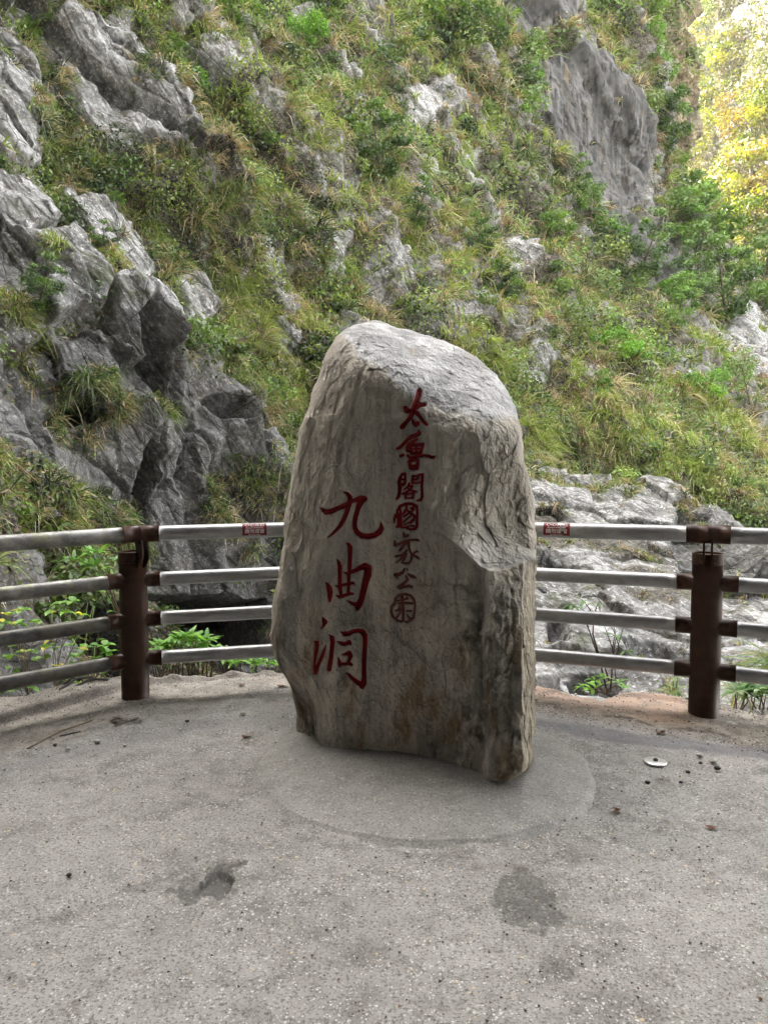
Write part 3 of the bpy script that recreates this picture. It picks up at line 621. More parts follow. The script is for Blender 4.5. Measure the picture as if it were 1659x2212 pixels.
fr = np.concatenate([np.linspace(0.03, .26, 16, endpoint=False), np.linspace(.26, 1.0, 300)])
RR, TH = np.meshgrid(fr, th, indexing='ij'); RA = RR * rE[None]
GX, GY = RA * np.sin(TH), RA * np.cos(TH)
gp = np.stack([GX, GY, GX * 0], -1).reshape(-1, 3).astype(np.float32)
# picture-frame coordinates of each paving point, to place its stains, seams and soil
zz_ = -CAMZ; dep_ = GY * math.cos(PITCH) - zz_ * math.sin(PITCH); up_ = GY * math.sin(PITCH) + zz_ * math.cos(PITCH)
with np.errstate(all='ignore'):
    qx = np.where(dep_ > .2, 829.5 + F * GX / dep_, 1e4); qy = np.where(dep_ > .2, 1106 - F * up_ / dep_, 1e4)
def curve_y(pts, x): A = np.array(pts, float); return np.interp(x, A[:, 0], A[:, 1])
wob = fbm(gp * 3, 4, 511).reshape(GX.shape)
lip = curve_y([(-400,1690),(0,1563),(120,1532),(270,1492),(330,1478),(450,1466),(600,1457),(900,1470),(1160,1500),(1400,1515),(1700,1560),(2400,1700)], qx)
outer = smooth(2.5, -2.5, qy - lip + wob * 1.2)                       # beyond the seam: slightly higher earth strip
leftside = smooth(700, 500, qx)
seamR = curve_y([(0,1480),(1100,1500),(1160,1535),(1300,1560),(1400,1580),(1500,1592),(1659,1625),(2000,1690)], qx)
sandR = smooth(6, -10, qy - seamR + wob * 14) * smooth(1000, 1100, qx)
seamL = curve_y([(-300,1760),(0,1640),(150,1590),(300,1545),(450,1520),(640,1500),(800,1500)], qx)
sandL = smooth(22, -22, qy - seamL + wob * 30) * smooth(900, 700, qx)
sand = np.maximum(sandR, sandL * .8)
orange = smooth(0, 30, seamR - qy) * smooth(1000, 1150, qx) * smooth(1560, 1450, qx)
bandc = curve_y([(1100,1556),(1160,1563),(1300,1583),(1400,1602),(1500,1612),(1700,1640)], qx)
band = smooth(15, 8, np.abs(qy - bandc) + wob * 8) * smooth(1060, 1150, qx)
bandl = curve_y([(-200,1780),(0,1668),(200,1618),(420,1570),(640,1548)], qx); band = np.maximum(band, smooth(20, 6, np.abs(qy - bandl) + wob * 16) * .35 * smooth(700, 600, qx))
def blob(cx, cy, ax, ay, rot=0, amp=1.0, wobk=.5):
    c, s = math.cos(R(rot)), math.sin(R(rot)); dx = qx - cx; dy = qy - cy
    d = np.hypot((dx * c + dy * s) / ax, (-dx * s + dy * c) / ay) + fbm(gp * 11, 4, int(cx)).reshape(GX.shape) * wobk
    return smooth(1.05, .75, d) * amp
pk = np.maximum.reduce([blob(1130,1935,72,62,10,.75), blob(1150,1960,80,50,35,.8), blob(1200,2090,50,26,20,.55,.9), blob(462,1905,60,32,-8,.95,1.5), blob(430,1912,70,22,-4,.7,1.8), blob(370,1890,110,22,-12,.45,1.4),
                        blob(1240,1905,20,12,0,.5), blob(272,1560,45,10,-5,.7,.9), blob(1650,1665,30,9,0,.6,.8), blob(1590,1790,60,12,12,.45,1.0), blob(60,2000,80,10,-15,.45,1.0)])
seamcrack = smooth(3.2, 1.0, np.abs(qy - seamR + wob * 14 + 6) ) * smooth(1120, 1200, qx) * smooth(-.1, .15, wob) * .8
pk = np.maximum(pk, seamcrack)
gz = (wob * .012 + fbm(gp * 14, 3, 517).reshape(GX.shape) * .003) - blob(462,1910,44,20,-8,1.0,.7) * .022 - blob(272,1560,40,8,-5,1.0,.9) * .015 - pk * .004
gz = gz + outer * leftside * .065 + sandR * .018 + outer * (1 - leftside) * .02
droplast = smooth(.985, 1.0, RR) * .05; gz = gz - droplast
rows = [np.stack([GX, GY, gz], -1)]
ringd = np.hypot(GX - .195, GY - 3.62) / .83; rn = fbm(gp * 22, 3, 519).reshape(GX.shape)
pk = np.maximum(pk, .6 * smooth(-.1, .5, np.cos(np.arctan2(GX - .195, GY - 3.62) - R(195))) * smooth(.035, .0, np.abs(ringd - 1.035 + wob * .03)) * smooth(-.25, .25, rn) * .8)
m_att = dict(sand=sand, patch=pk, band=band, orange=orange)
for k, (dr, dz) in enumerate([(.04, .06), (.10, .16), (.2, .35), (.5, .8), (.9, 1.8), (1.6, 4.0), (2.2, 9.0)]):
    r_ = (rE + dr + fbm(thp * 3 + k, 3, 540 + k) * .10 * (k + 1) ** .5)[None]; rows.append(np.stack([r_ * np.sin(th), r_ * np.cos(th), np.broadcast_to(gz[-1] - dz, r_.shape) + .0], -1))
G = np.concatenate(rows, 0)
nx_ = len(rows) - 1
for k in m_att: m_att[k] = np.concatenate([m_att[k], np.tile(m_att[k][-1:], (nx_, 1))], 0)
m_att['sand'][-nx_:] = 1
me = mesh_np('platform_paving', G.reshape(-1, 3), grid_faces(*G.shape[:2])[:, ::-1], MAT['paving'], m_att, True)
tag(link('pavement', me), 'worn exposed-aggregate paving of the lookout platform', None, None, 'structure')
road = np.array([[-30, -4.5, -.02], [26, -4.5, -.02], [26, 1.3, -.02], [-30, 1.3, -.02]]); 
me = mesh_np('road', road, np.array([[0, 1, 2, 3]]), MAT['paving'], dict(sand=[0] * 4, patch=[0] * 4, band=[0] * 4, orange=[0] * 4))
tag(link('road', me), 'road surface behind the lookout platform', None, None, 'structure')

# raised round pad the stone stands on
PADC = on_ground(925, 1690, 0.0); PADC[1] = 3.62; PADC[0] = .195; PADR = .83
tr = np.concatenate([np.linspace(0.01, .9, 60), np.linspace(.91, 1.06, 30)]); ta = np.linspace(0, 2 * math.pi, 360, endpoint=False)
RR2, TA = np.meshgrid(tr, ta, indexing='ij')
rim = 1 + .014 * np.sin(3 * TA + 1) + fbm(np.stack([np.cos(ta) * 5, np.sin(ta) * 5, ta * 0], -1), 3, 560)[None] * .02
padz = .085 * (1 - RR2 ** 2) ** 1.0 + .010; padz = np.where(RR2 > .97, .012 - (RR2 - .97) * .5, padz)
VX = PADC[0] + np.sin(TA) * RR2 * PADR * rim; VY = PADC[1] + np.cos(TA) * RR2 * PADR * rim
padz = padz + fbm(np.stack([VX, VY, VX * 0], -1).reshape(-1, 3) * 9, 3, 561).reshape(VX.shape) * .003
me = mesh_np('round_pad', np.stack([VX, VY, padz], -1).reshape(-1, 3), grid_faces(len(tr), 360, True), MAT['pad'], None, True)
tag(link('concrete_pad', me), 'low round concrete pad rising from the paving to the foot of the stone', None, None, 'structure')
# ------------------------------------------------------------------ the inscribed stone
OUTL = [(642,1616),(641,1575),(640,1540),(634,1510),(628,1484),(614,1460),(601,1438),(588,1400),(584,1370),(588,1340),(587,1318),(592,1280),(600,1250),(604,1215),(612,1180),(613,1140),(617,1100),(626,1058),(630,1020),(640,980),(645,935),(655,905),(668,882),(672,850),(690,812),(697,780),(708,757),(722,732),(742,714),(765,702),(790,694),(812,693),(835,698),(858,708),(885,713),(915,722),(945,731),(975,743),(1003,757),(1030,773),(1052,792),(1072,812),(1090,836),(1104,860),(1113,882),(1120,905),(1127,935),(1131,965),(1133,1000),(1142,1030),(1150,1060),(1156,1090),(1155,1120),(1158,1160),(1158,1200),(1160,1240),(1156,1285),(1157,1330),(1154,1380),(1158,1440),(1154,1500),(1156,1560),(1150,1610),(1152,1645),(1140,1660),(1120,1676),(1092,1688),(1062,1689),(1035,1688),(1005,1680),(975,1669),(945,1652),(915,1648),(880,1648),(840,1644),(800,1638),(760,1634),(725,1628),(705,1624),(695,1618),(670,1618)]
O = np.array(OUTL, float); seg = np.linalg.norm(np.roll(O, -1, 0) - O, axis=1); cum = np.concatenate([[0], np.cumsum(seg)]); NT = 1700
tpar = np.linspace(0, cum[-1], NT, endpoint=False); Oc = np.vstack([O, O[:1]])
ox = np.interp(tpar, cum, Oc[:, 0]); oy = np.interp(tpar, cum, Oc[:, 1])
nz = fbm(np.stack([ox * .03, oy * .03, ox * 0], -1), 5, 601) * 3.0; nrmx = np.gradient(oy); nrmy = -np.gradient(ox); ll = np.hypot(nrmx, nrmy) + 1e-6
rough_r = smooth(1050, 1120, ox) * smooth(1180, 1230, oy)
nz = nz * .55 + .6 * facets(np.stack([ox * .045, oy * .045, ox * 0], -1), 603, 1.3)[0] * 1.6
nz = nz * (1 + .5 * rough_r) + rough_r * fbm(np.stack([ox * .12, oy * .12, ox * 0], -1), 3, 602) * 2.5
ox = ox + nrmx / ll * nz; oy = oy + nrmy / ll * nz * (oy < 1600)
cxs, cys = 880., 1230.
NR = 380; rad_ = np.linspace(.004, 1, NR) ** .92
RS, _ = np.meshgrid(rad_, np.arange(NT), indexing='ij')
SX = cxs + (ox[None] - cxs) * RS; SY = cys + (oy[None] - cys) * RS
depS = rbf_fit([(x, y, d) for x, y, d in [
 (650,1610,3.84),(660,1520,3.85),(620,1440,3.80),(600,1380,3.80),(600,1300,3.80),(620,1200,3.82),(640,1050,3.86),(660,930,3.90),(700,800,3.94),(745,725,4.02),
 (705,1620,3.66),(700,1500,3.655),(700,1350,3.66),(700,1200,3.68),(720,1050,3.71),(740,900,3.75),(760,790,3.80),
 (800,1630,3.57),(800,1400,3.60),(800,1200,3.63),(800,1000,3.67),(830,880,3.70),
 (900,1645,3.49),(900,1400,3.53),(900,1200,3.57),(900,1000,3.62),(905,885,3.655),
 (985,1660,3.41),(980,1400,3.46),(980,1200,3.52),(1000,1000,3.60),(1010,915,3.635),(1100,930,3.68),(1120,1050,3.69),(1090,1140,3.66),
 (830,760,3.88),(900,800,3.80),(960,860,3.74),(1050,880,3.76),(800,705,4.12),(890,730,4.15),(980,760,4.14),(1060,810,4.05),(1110,890,3.86)]], 500)
SXf, SYf = SX.ravel(), SY.ravel(); sd_ = depS(SXf, SYf)
# projecting block at the lower right: its left edge, its top ledge and the rough right flank
led = np.interp(SXf, [900, 950, 1000, 1040, 1080, 1130, 1165], [1130, 1150, 1190, 1228, 1232, 1214, 1206])
ledtop = np.interp(SXf, [900, 950, 1000, 1050, 1100, 1165], [1085, 1100, 1120, 1140, 1165, 1195])
below = smooth(-3, 4, SYf - led)
ramp_ = np.clip((SYf - ledtop) / (led - ledtop), 0, 1) * smooth(880, 1010, SXf)
wig = fbm(np.stack([SXf * .012, SYf * .02, SXf * 0], -1), 4, 605)
blockx = smooth(986, 1006, SXf + wig * 14)
front = -.14 * (ramp_ ** 1.2 * (1 - below) * .9 * smooth(900, 1040, SXf) + below * (.30 * blockx + .70 * smooth(1040, 1056, SXf + wig * 8)))
flank = np.clip((SXf + wig * 5 - 1128) / 30, 0, 1) * smooth(1200, 1225, SYf) * .26
notch = smooth(0, 10, np.interp(SYf, [1480, 1520, 1560, 1600, 1640], [668, 684, 690, 692, 700]) - SXf + wig * 6) * smooth(1440, 1530, SYf) * .07
concave = smooth(1010, 1090, SXf) * smooth(905, 960, SYf) * smooth(1175, 1120, SYf) * .03
d0 = sd_ + front + flank + notch + concave
# rounded rim: distance from the outline
rimd = np.full(SXf.shape, 1e9)
oxs = np.convolve(np.r_[ox[-8:], ox, ox[:8]], np.ones(17) / 17, 'valid'); oys = np.convolve(np.r_[oy[-8:], oy, oy[:8]], np.ones(17) / 17, 'valid')
zone_ = RS.ravel() > .72; sx_, sy_ = SXf[zone_], SYf[zone_]; rz = np.full(sx_.shape, 1e9)
for k in range(0, NT, 5):
    a0, b0 = oxs[k], oys[k]; a1, b1 = oxs[(k + 5) % NT], oys[(k + 5) % NT]; ex, ey = a1 - a0, b1 - b0; t = np.clip(((sx_ - a0) * ex + (sy_ - b0) * ey) / (ex * ex + ey * ey + 1e-9), 0, 1); rz = np.minimum(rz, (sx_ - a0 - t * ex) ** 2 + (sy_ - b0 - t * ey) ** 2)
rimd = np.full(SXf.shape, 1e9); rimd[zone_] = np.sqrt(rz)
wr = np.where(SYf > 1560, 14., np.where((SXf > 1050) & (SYf > 1190), 9., np.where(SYf < 900, np.where(SXf > 980, 15., 28.), 16.)))
e_ = np.clip(1 - rimd / wr, 0, 1); e_ = np.where(np.repeat(rad_, NT) > .999, 1.0, e_)
d0 = d0 + (1 - np.sqrt(np.clip(1 - e_ ** 2, 0, 1))) * np.where(wr > 12, wr * .0042, .06)
def stone_points(px, py, d): return at(px, py, d)
PS0 = stone_points(SXf, SYf, d0).astype(np.float32)
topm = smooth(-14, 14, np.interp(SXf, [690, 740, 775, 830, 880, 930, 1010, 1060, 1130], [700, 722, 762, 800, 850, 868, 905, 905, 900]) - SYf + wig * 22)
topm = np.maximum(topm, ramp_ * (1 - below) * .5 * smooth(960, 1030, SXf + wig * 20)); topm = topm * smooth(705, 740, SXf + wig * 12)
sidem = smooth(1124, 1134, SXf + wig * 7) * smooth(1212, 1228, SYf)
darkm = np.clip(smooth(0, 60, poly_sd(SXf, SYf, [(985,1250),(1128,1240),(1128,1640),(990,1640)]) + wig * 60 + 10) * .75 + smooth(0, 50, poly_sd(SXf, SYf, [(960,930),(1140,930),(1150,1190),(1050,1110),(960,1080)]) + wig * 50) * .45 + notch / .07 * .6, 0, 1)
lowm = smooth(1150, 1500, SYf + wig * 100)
st3 = np.array([9, 9, 1.6], np.float32)
h1 = fbm(PS0 * st3, 4, 611); h2 = fbm(PS0 * np.array([3.2, 3.2, 1.5], np.float32), 4, 612)
s1 = fbm(PS0 * np.array([5.5, 5.5, 3.2], np.float32), 4, 613) * 3.0; step = (np.floor(s1) + smooth(.78, 1.0, s1 - np.floor(s1))) 
s2 = fbm(PS0 * np.array([16., 16, 8], np.float32), 3, 614) * 2.5; step2 = (np.floor(s2) + smooth(.7, 1.0, s2 - np.floor(s2)))
fcs, fe = facets(PS0 * np.array([9, 9, 6], np.float32), 615, 1.4); fc2, fe2 = facets(PS0 * np.array([24, 24, 15], np.float32), 616, 1.4)
amp = 1 + .5 * darkm + .8 * lowm * .6
fc3, _ = facets(PS0 * np.array([55, 55, 38], np.float32), 619, 1.4); fcl, _ = facets(PS0 * np.array([3.5, 3.5, 2.4], np.float32) + h2[:, None] * .2, 620, 1.5)
tq = 1 - topm * .6
disp = h1 * .003 + h2 * .009 * tq + fcl * .007 * tq + step * .0030 * amp * tq + step2 * .0012 * amp * tq + fcs * .0036 * amp * tq + fc2 * .0030 * amp + fc3 * .0011 + fbm(PS0 * 60, 3, 617) * .0010
disp += sidem * (fbm(PS0 * np.array([40, 40, 12], np.float32), 3, 618) * .006 + fc2 * .003)
def crackline(pts, wd, depth):
    A = np.array(pts, float); d = np.full(SXf.shape, 1e9)
    for a, b in zip(A[:-1], A[1:]):
        e = b - a; t = np.clip(((SXf - a[0]) * e[0] + (SYf - a[1]) * e[1]) / (e @ e), 0, 1); d = np.minimum(d, np.hypot(SXf + wig * 8 - a[0] - t * e[0], SYf + wig * 6 - a[1] - t * e[1]))
    return -depth * smooth(wd, 0, d)
disp += crackline([(795,768),(768,850),(762,905),(740,960),(735,1030),(748,1080)], 9, .012) + crackline([(590,1395),(610,1430),(622,1470),(655,1520),(668,1560),(690,1600)], 12, .02)
disp += crackline([(900,1140),(925,1170),(945,1215),(950,1260),(935,1330)], 6, .008) + crackline([(985,1190),(988,1300),(1000,1400),(992,1520),(1000,1640)], 8, .012) + crackline([(1056,1300),(1050,1420),(1056,1530),(1046,1640)], 7, .010)
disp += crackline([(1105,1250),(1110,1400),(1098,1500),(1105,1620)], 7, .008) + crackline([(880,1560),(930,1600),(985,1640)], 12, .014) + crackline([(800,740),(860,790),(905,850)], 6, .006)
disp -= smooth(30, 4, np.abs(SYf - 1266) + np.abs(SXf - 940) * .55) * -.018
# ---- carved strokes (x, y, half width), traced by the letter
def conv(strokes, x0, y0, k): return [[((x0 + x / k) / 1.73116, (y0 + y / k) / 1.73116, r / k / 1.73116) for x, y, r in s] for s in strokes]
K1, K3 = 4.4233, 4.74
CH = {}
CH['tai'] = conv([[(738,262,30),(740,290,44),(732,345,46),(700,430,40),(660,520,38),(640,620,40),(590,720,34),(530,790,28),(480,850,38),(458,872,34)],
 [(512,552,32),(530,600,42),(600,598,25),(680,562,34),(760,512,28),(820,500,32)], [(728,445,6),(748,470,10),(775,490,14)], [(700,640,32),(750,700,28),(800,770,27),(850,820,24),(872,834,14)], [(628,745,12),(648,800,28),(690,828,40),(715,812,34)]], 1400, 1400, K1)
CH['lu'] = conv([[(724,925,8),(738,975,34),(690,1002,32),(620,1025,30),(550,1075,26),(490,1140,25),(430,1200,25),(385,1225,22)], [(705,1072,18),(640,1110,27),(575,1150,26),(548,1200,28),(545,1255,24),(585,1275,14)],
 [(605,1180,22),(608,1240,22),(612,1300,22)], [(610,1168,20),(700,1165,26),(810,1152,20)], [(808,1160,20),(788,1230,18),(770,1290,24)], [(620,1305,22),(700,1302,20),(770,1285,22)], [(700,1170,13),(690,1230,16),(690,1300,14)], [(620,1235,13),(700,1232,13),(790,1228,13)],
 [(552,1338,16),(590,1378,18),(660,1365,22),(740,1345,23),(830,1340,20),(900,1350,23),(960,1374,22),(990,1358,16)], [(438,1345,22),(478,1332,18)], [(585,1440,30),(600,1540,28)], [(600,1428,28),(680,1415,24),(722,1412,20)], [(725,1420,20),(715,1480,24),(705,1550,26)], [(600,1545,26),(660,1555,26),(705,1550,26)], [(620,1510,14),(690,1505,12)]], 1400, 1400, K1)
CH['ge'] = conv([[(440,1690,16),(460,1650,20),(505,1642,20),(512,1720,18),(508,1800,18),(480,1830,18)], [(430,1700,22),(412,1780,28),(424,1860,30),(415,1950,24),(400,2020,22),(368,2062,14)], [(430,1730,18),(495,1738,13)], [(430,1822,24),(485,1812,20)],
 [(638,1672,14),(632,1740,18),(625,1798,14)], [(640,1685,12),(700,1680,13),(750,1660,16),(798,1648,14)], [(795,1655,15),(790,1750,18),(785,1850,17),(788,1950,17),(790,2020,18),(768,2080,18),(715,2085,14)], [(640,1742,13),(700,1732,15),(728,1705,12)], [(630,1798,13),(700,1792,16),(775,1782,12)],
 [(575,1800,11),(560,1850,19),(512,1888,16),(492,1900,8)], [(560,1842,11),(628,1848,14),(600,1900,17),(540,1942,18),(482,1972,17),(448,1977,8)], [(565,1895,10),(620,1920,15),(680,1937,15),(706,1937,6)], [(522,1985,18),(516,2050,14)], [(540,1985,10),(600,1967,12),(652,1960,13)], [(650,1965,14),(632,2030,15)], [(540,2045,9),(640,2045,12)]], 1400, 1400, K1)
CH['guo'] = conv([[(368,240,15),(382,130,20),(430,55,22),(520,14,20),(620,16,20),(700,60,22),(712,150,18),(705,250,20),(705,380,20),(670,430,20),(600,440,16),(522,412,12)], [(350,200,18),(332,260,17),(332,320,12)], [(398,180,12),(398,300,17),(400,390,22),(372,395,15)], [(440,395,16),(472,412,14)],
 [(430,110,12),(436,200,17),(438,300,19),(440,390,14)], [(530,35,14),(535,100,18),(502,150,18),(462,195,14)], [(602,92,12),(640,80,17),(650,105,18),(612,142,14),(585,152,15),(622,182,17),(670,222,18),(700,240,14)], [(545,120,14),(585,162,12),(485,232,11)], [(600,212,10),(540,262,12),(480,320,12)], [(645,270,13),(585,320,12),(488,358,9)], [(662,222,13),(652,290,13),(605,332,11)], [(645,380,15),(590,378,12),(482,412,10)]], 1400, 1880, K1)
CH['jia'] = conv([[(485,498,12),(498,548,22),(548,545,20),(560,525,12)], [(340,630,10),(345,700,22),(420,680,20),(500,632,17),(600,612,13),(700,610,15),(732,622,12)], [(560,645,18),(482,700,18),(432,770,19),(412,792,10)], [(575,640,14),(570,720,16),(590,800,13),(620,850,16),(612,930,18),(580,990,15),(512,1000,13),(460,990,8)],
 [(540,785,14),(470,862,14),(350,885,12)], [(482,862,14),(440,930,13),(368,982,9)], [(530,845,18),(492,930,18),(462,985,8)], [(640,842,10),(680,812,11),(722,798,7)], [(655,868,14),(710,900,18),(748,926,8)]], 1400, 1880, K1)
CH['gong'] = conv([[(500,1090,14),(470,1150,20),(400,1190,26),(350,1190,26),(385,1242,9)], [(560,1178,8),(620,1210,22),(685,1236,10)], [(530,1210,12),(552,1270,18),(482,1335,20),(402,1382,17),(430,1410,16),(500,1382,18),(580,1370,20),(622,1392,15)]], 1400, 1880, K1)
CH['yuan'] = conv([[(655,1600,17),(602,1532,17),(502,1505,15),(402,1530,16),(350,1590,17),(340,1660,18),(292,1710,17),(282,1800,17),(312,1880,17),(382,1945,17),(450,1960,16)], [(655,1600,16),(675,1690,14),(665,1800,14),(650,1900,15),(602,1940,17),(545,1975,15),(510,1958,11)], [(460,1512,16),(465,1620,18),(475,1700,17),(480,1800,17),(475,1950,16)],
 [(380,1622,14),(460,1602,14),(552,1585,12),(530,1558,10)], [(404,1665,12),(500,1650,15),(632,1660,17)], [(430,1702,14),(400,1770,16),(352,1782,9)], [(460,1742,14),(420,1830,16),(372,1900,14)], [(540,1785,12),(612,1785,12)], [(540,1842,7),(570,1890,12),(622,1930,16)]], 1400, 1880, K1)
CH['jiu'] = conv([[(733,278,4),(800,312,25),(848,370,38),(850,440,46),(822,540,40),(790,650,37),(740,770,33),(680,880,29),(590,980,21),(500,1060,12),(455,1086,4)],
 [(335,568,6),(385,612,34),(430,642,44),(520,625,42),(620,580,38),(720,540,38),(800,500,42),(900,442,30),(980,420,46),(1050,400,56),(1105,405,46),(1150,405,8)],
 [(1060,420,58),(1010,520,48),(980,620,38),(950,720,36),(932,830,35),(935,920,36),(975,1000,40),(1060,1060,44),(1180,1072,44),(1290,1048,42),(1370,990,46),(1408,930,40),(1402,860,18),(1393,815,4)]], 1130, 1780, K3)
CH['qu'] = conv([[(788,1178,4),(825,1212,28),(850,1260,40),(850,1400,36),(845,1550,33),(840,1680,28),(830,1760,27),(828,1880,23),(825,1980,21),(815,2100,21)],
 [(745,1700,7),(800,1730,20),(860,1702,28),(950,1670,32),(1040,1622,42),(1120,1602,60),(1180,1650,72),(1158,1760,65),(1120,1880,56),(1100,1980,50),(1075,2080,50),(1050,2180,48),(1020,2260,56),(985,2330,44),(970,2380,12)], [(1000,2270,48),(920,2270,28),(860,2240,18),(810,2208,4)],
 [(620,1480,4),(650,1530,27),(672,1600,34),(672,1750,31),(672,1900,31),(680,2010,29),(690,2100,24)], [(600,1940,8),(640,1960,21),(720,1930,22),(800,1910,24),(900,1895,24),(928,1917,10)], [(610,2120,8),(670,2140,27),(760,2110,23),(850,2080,22),(902,2085,16)],
 [(418,1885,4),(455,1920,25),(480,1980,42),(500,2060,42),(495,2140,37),(492,2210,20)]], 1130, 1780, K3)
CH['dong'] = conv([[(360,605,4),(385,650,27),(405,690,42),(390,740,25),(345,814,3)], [(215,1030,6),(265,1058,36),(265,1130,32),(250,1230,28),(235,1330,21),(225,1420,16),(227,1500,21),(242,1560,34),(250,1600,18)], [(425,1098,4),(400,1180,19),(360,1290,27),(310,1400,27),(270,1500,31),(250,1560,34)], [(208,1602,6),(240,1590,27)],
 [(490,915,4),(530,970,36),(545,1050,36),(535,1150,34),(520,1300,34),(500,1420,37),(485,1530,34)], [(690,863,5),(760,902,42),(830,895,36),(900,857,30),(1000,842,30),(1070,860,42),(1115,930,42),(1120,1050,37),(1110,1200,35),(1100,1400,35),(1100,1550,36),(1100,1680,37),(1090,1770,48),(1062,1830,42),(1080,1870,10)],
 [(1060,1800,44),(980,1760,37),(900,1690,27),(830,1620,17),(785,1588,4)], [(630,1035,5),(690,1065,28),(760,1080,29),(830,1050,36),(850,1070,28)], [(700,1275,4),(780,1257,22),(840,1245,38),(862,1290,36),(840,1350,29),(820,1400,23)], [(645,1320,5),(665,1400,27),(670,1470,20)], [(660,1430,24),(760,1435,22),(850,1425,26),(880,1452,20)]], 1130, 2180, K3)
def stroke_sd(x, y, strokes):
    d = np.full(x.shape, 1e9)
    for s in strokes:
        for a, b in zip(s[:-1], s[1:]):
            ex, ey = b[0] - a[0], b[1] - a[1]; L2 = ex * ex + ey * ey + 1e-9; t = np.clip(((x - a[0]) * ex + (y - a[1]) * ey) / L2, 0, 1)
            d = np.minimum(d, np.hypot(x - a[0] - t * ex, y - a[1] - t * ey) - (a[2] + (b[2] - a[2]) * t) - .5)
    return -d                                    # positive inside
carve = np.full(SXf.shape, -99.0)
for k, s in CH.items():
    A = np.array([p for st in s for p in st]); mk = (SXf > A[:, 0].min() - 18) & (SXf < A[:, 0].max() + 18) & (SYf > A[:, 1].min() - 18) & (SYf < A[:, 1].max() + 18)
    carve[mk] = np.maximum(carve[mk], stroke_sd(SXf[mk], SYf[mk], s))
calm = smooth(-16, -2, carve); disp = disp * (1 - .55 * calm)
smooth_base = d0 - disp                          # surface before carving
# look-up of the uncarved surface for the paint
from_r = np.hypot(SXf - cxs, SYf - cys)
def sample_surface(px, py):
    """bilinear lookup in the polar grid"""
    pa = np.stack([ox - cxs, oy - cys], -1); ang_o = np.unwrap(np.arctan2(pa[:, 1], pa[:, 0])); rad_o = np.hypot(pa[:, 0], pa[:, 1])
    a = np.arctan2(py - cys, px - cxs); lo_, hi_ = ang_o.min(), ang_o.max(); s = 1 if ang_o[-1] > ang_o[0] else -1
    order = np.argsort(ang_o); ao = ang_o[order]; a = (a - ao[0]) % (2 * math.pi) + ao[0]
    fi = np.interp(a, np.append(ao, ao[0] + 2 * math.pi), np.append(order.astype(float), order[0] + (s * NT))) if s > 0 else np.interp(a, ao, order.astype(float))
    i0 = np.floor(fi).astype(int); ft = fi - i0; i1 = (i0 + 1) % NT; i0 %= NT
    ro = rad_o[i0] * (1 - ft) + rad_o[i1] * ft; rr_ = np.clip(np.hypot(px - cxs, py - cys) / ro, rad_[0], 1)
    fj = np.interp(rr_, rad_, np.arange(NR)); j0 = np.clip(np.floor(fj).astype(int), 0, NR - 2); fu = fj - j0
    G_ = smooth_base.reshape(NR, NT)
    return (G_[j0, i0] * (1 - ft) + G_[j0, i1] * ft) * (1 - fu) + (G_[j0 + 1, i0] * (1 - ft) + G_[j0 + 1, i1] * ft) * fu
groove = np.clip(carve + 1.7, 0, 5) / 5 * .024
dS = smooth_base + groove
PSf = stone_points(SXf, SYf, dS)
# back of the stone: same outline, rounded, about 0.55 m deep
NBk = 60; rb = np.linspace(1, .01, NBk)[1:]; RB, _ = np.meshgrid(rb, np.arange(NT), indexing='ij')
BX = cxs + (ox[None] - cxs) * RB; BY = cys + (oy[None] - cys) * RB
rimd_d = dS.reshape(NR, NT)[-1][None]; thick = .55 * np.sqrt(np.clip(1 - RB ** 6, 0, 1)) * smooth(650, 1050, BY) + .12 * np.sqrt(np.clip(1 - RB ** 3, 0, 1))
mid_ = dS.reshape(NR, NT)[-1].mean(); DB = (rimd_d * RB ** 2 + (mid_ + .1) * (1 - RB ** 2)) + thick
PBk = stone_points(BX.ravel(), BY.ravel(), DB.ravel()); PBk[:, 1] += fbm(PBk.astype(np.float32) * 2.5, 4, 640) * .06
Vst = np.vstack([PSf, PBk]); fr_ = grid_faces(NR + NBk - 1, NT, True)
zt = np.zeros(len(PBk)); app = lambda a, v=0.: np.concatenate([a, np.full(len(PBk), v)])
stone = thing('inscribed_stone', 'tall grey marble standing stone with red carved characters on a round concrete pad', 'standing stone', (float(PADC[0]), float(PADC[1]), .05))
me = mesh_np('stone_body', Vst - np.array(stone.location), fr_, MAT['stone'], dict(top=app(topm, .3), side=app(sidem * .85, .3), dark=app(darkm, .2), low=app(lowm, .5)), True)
link('stone_body', me, stone)
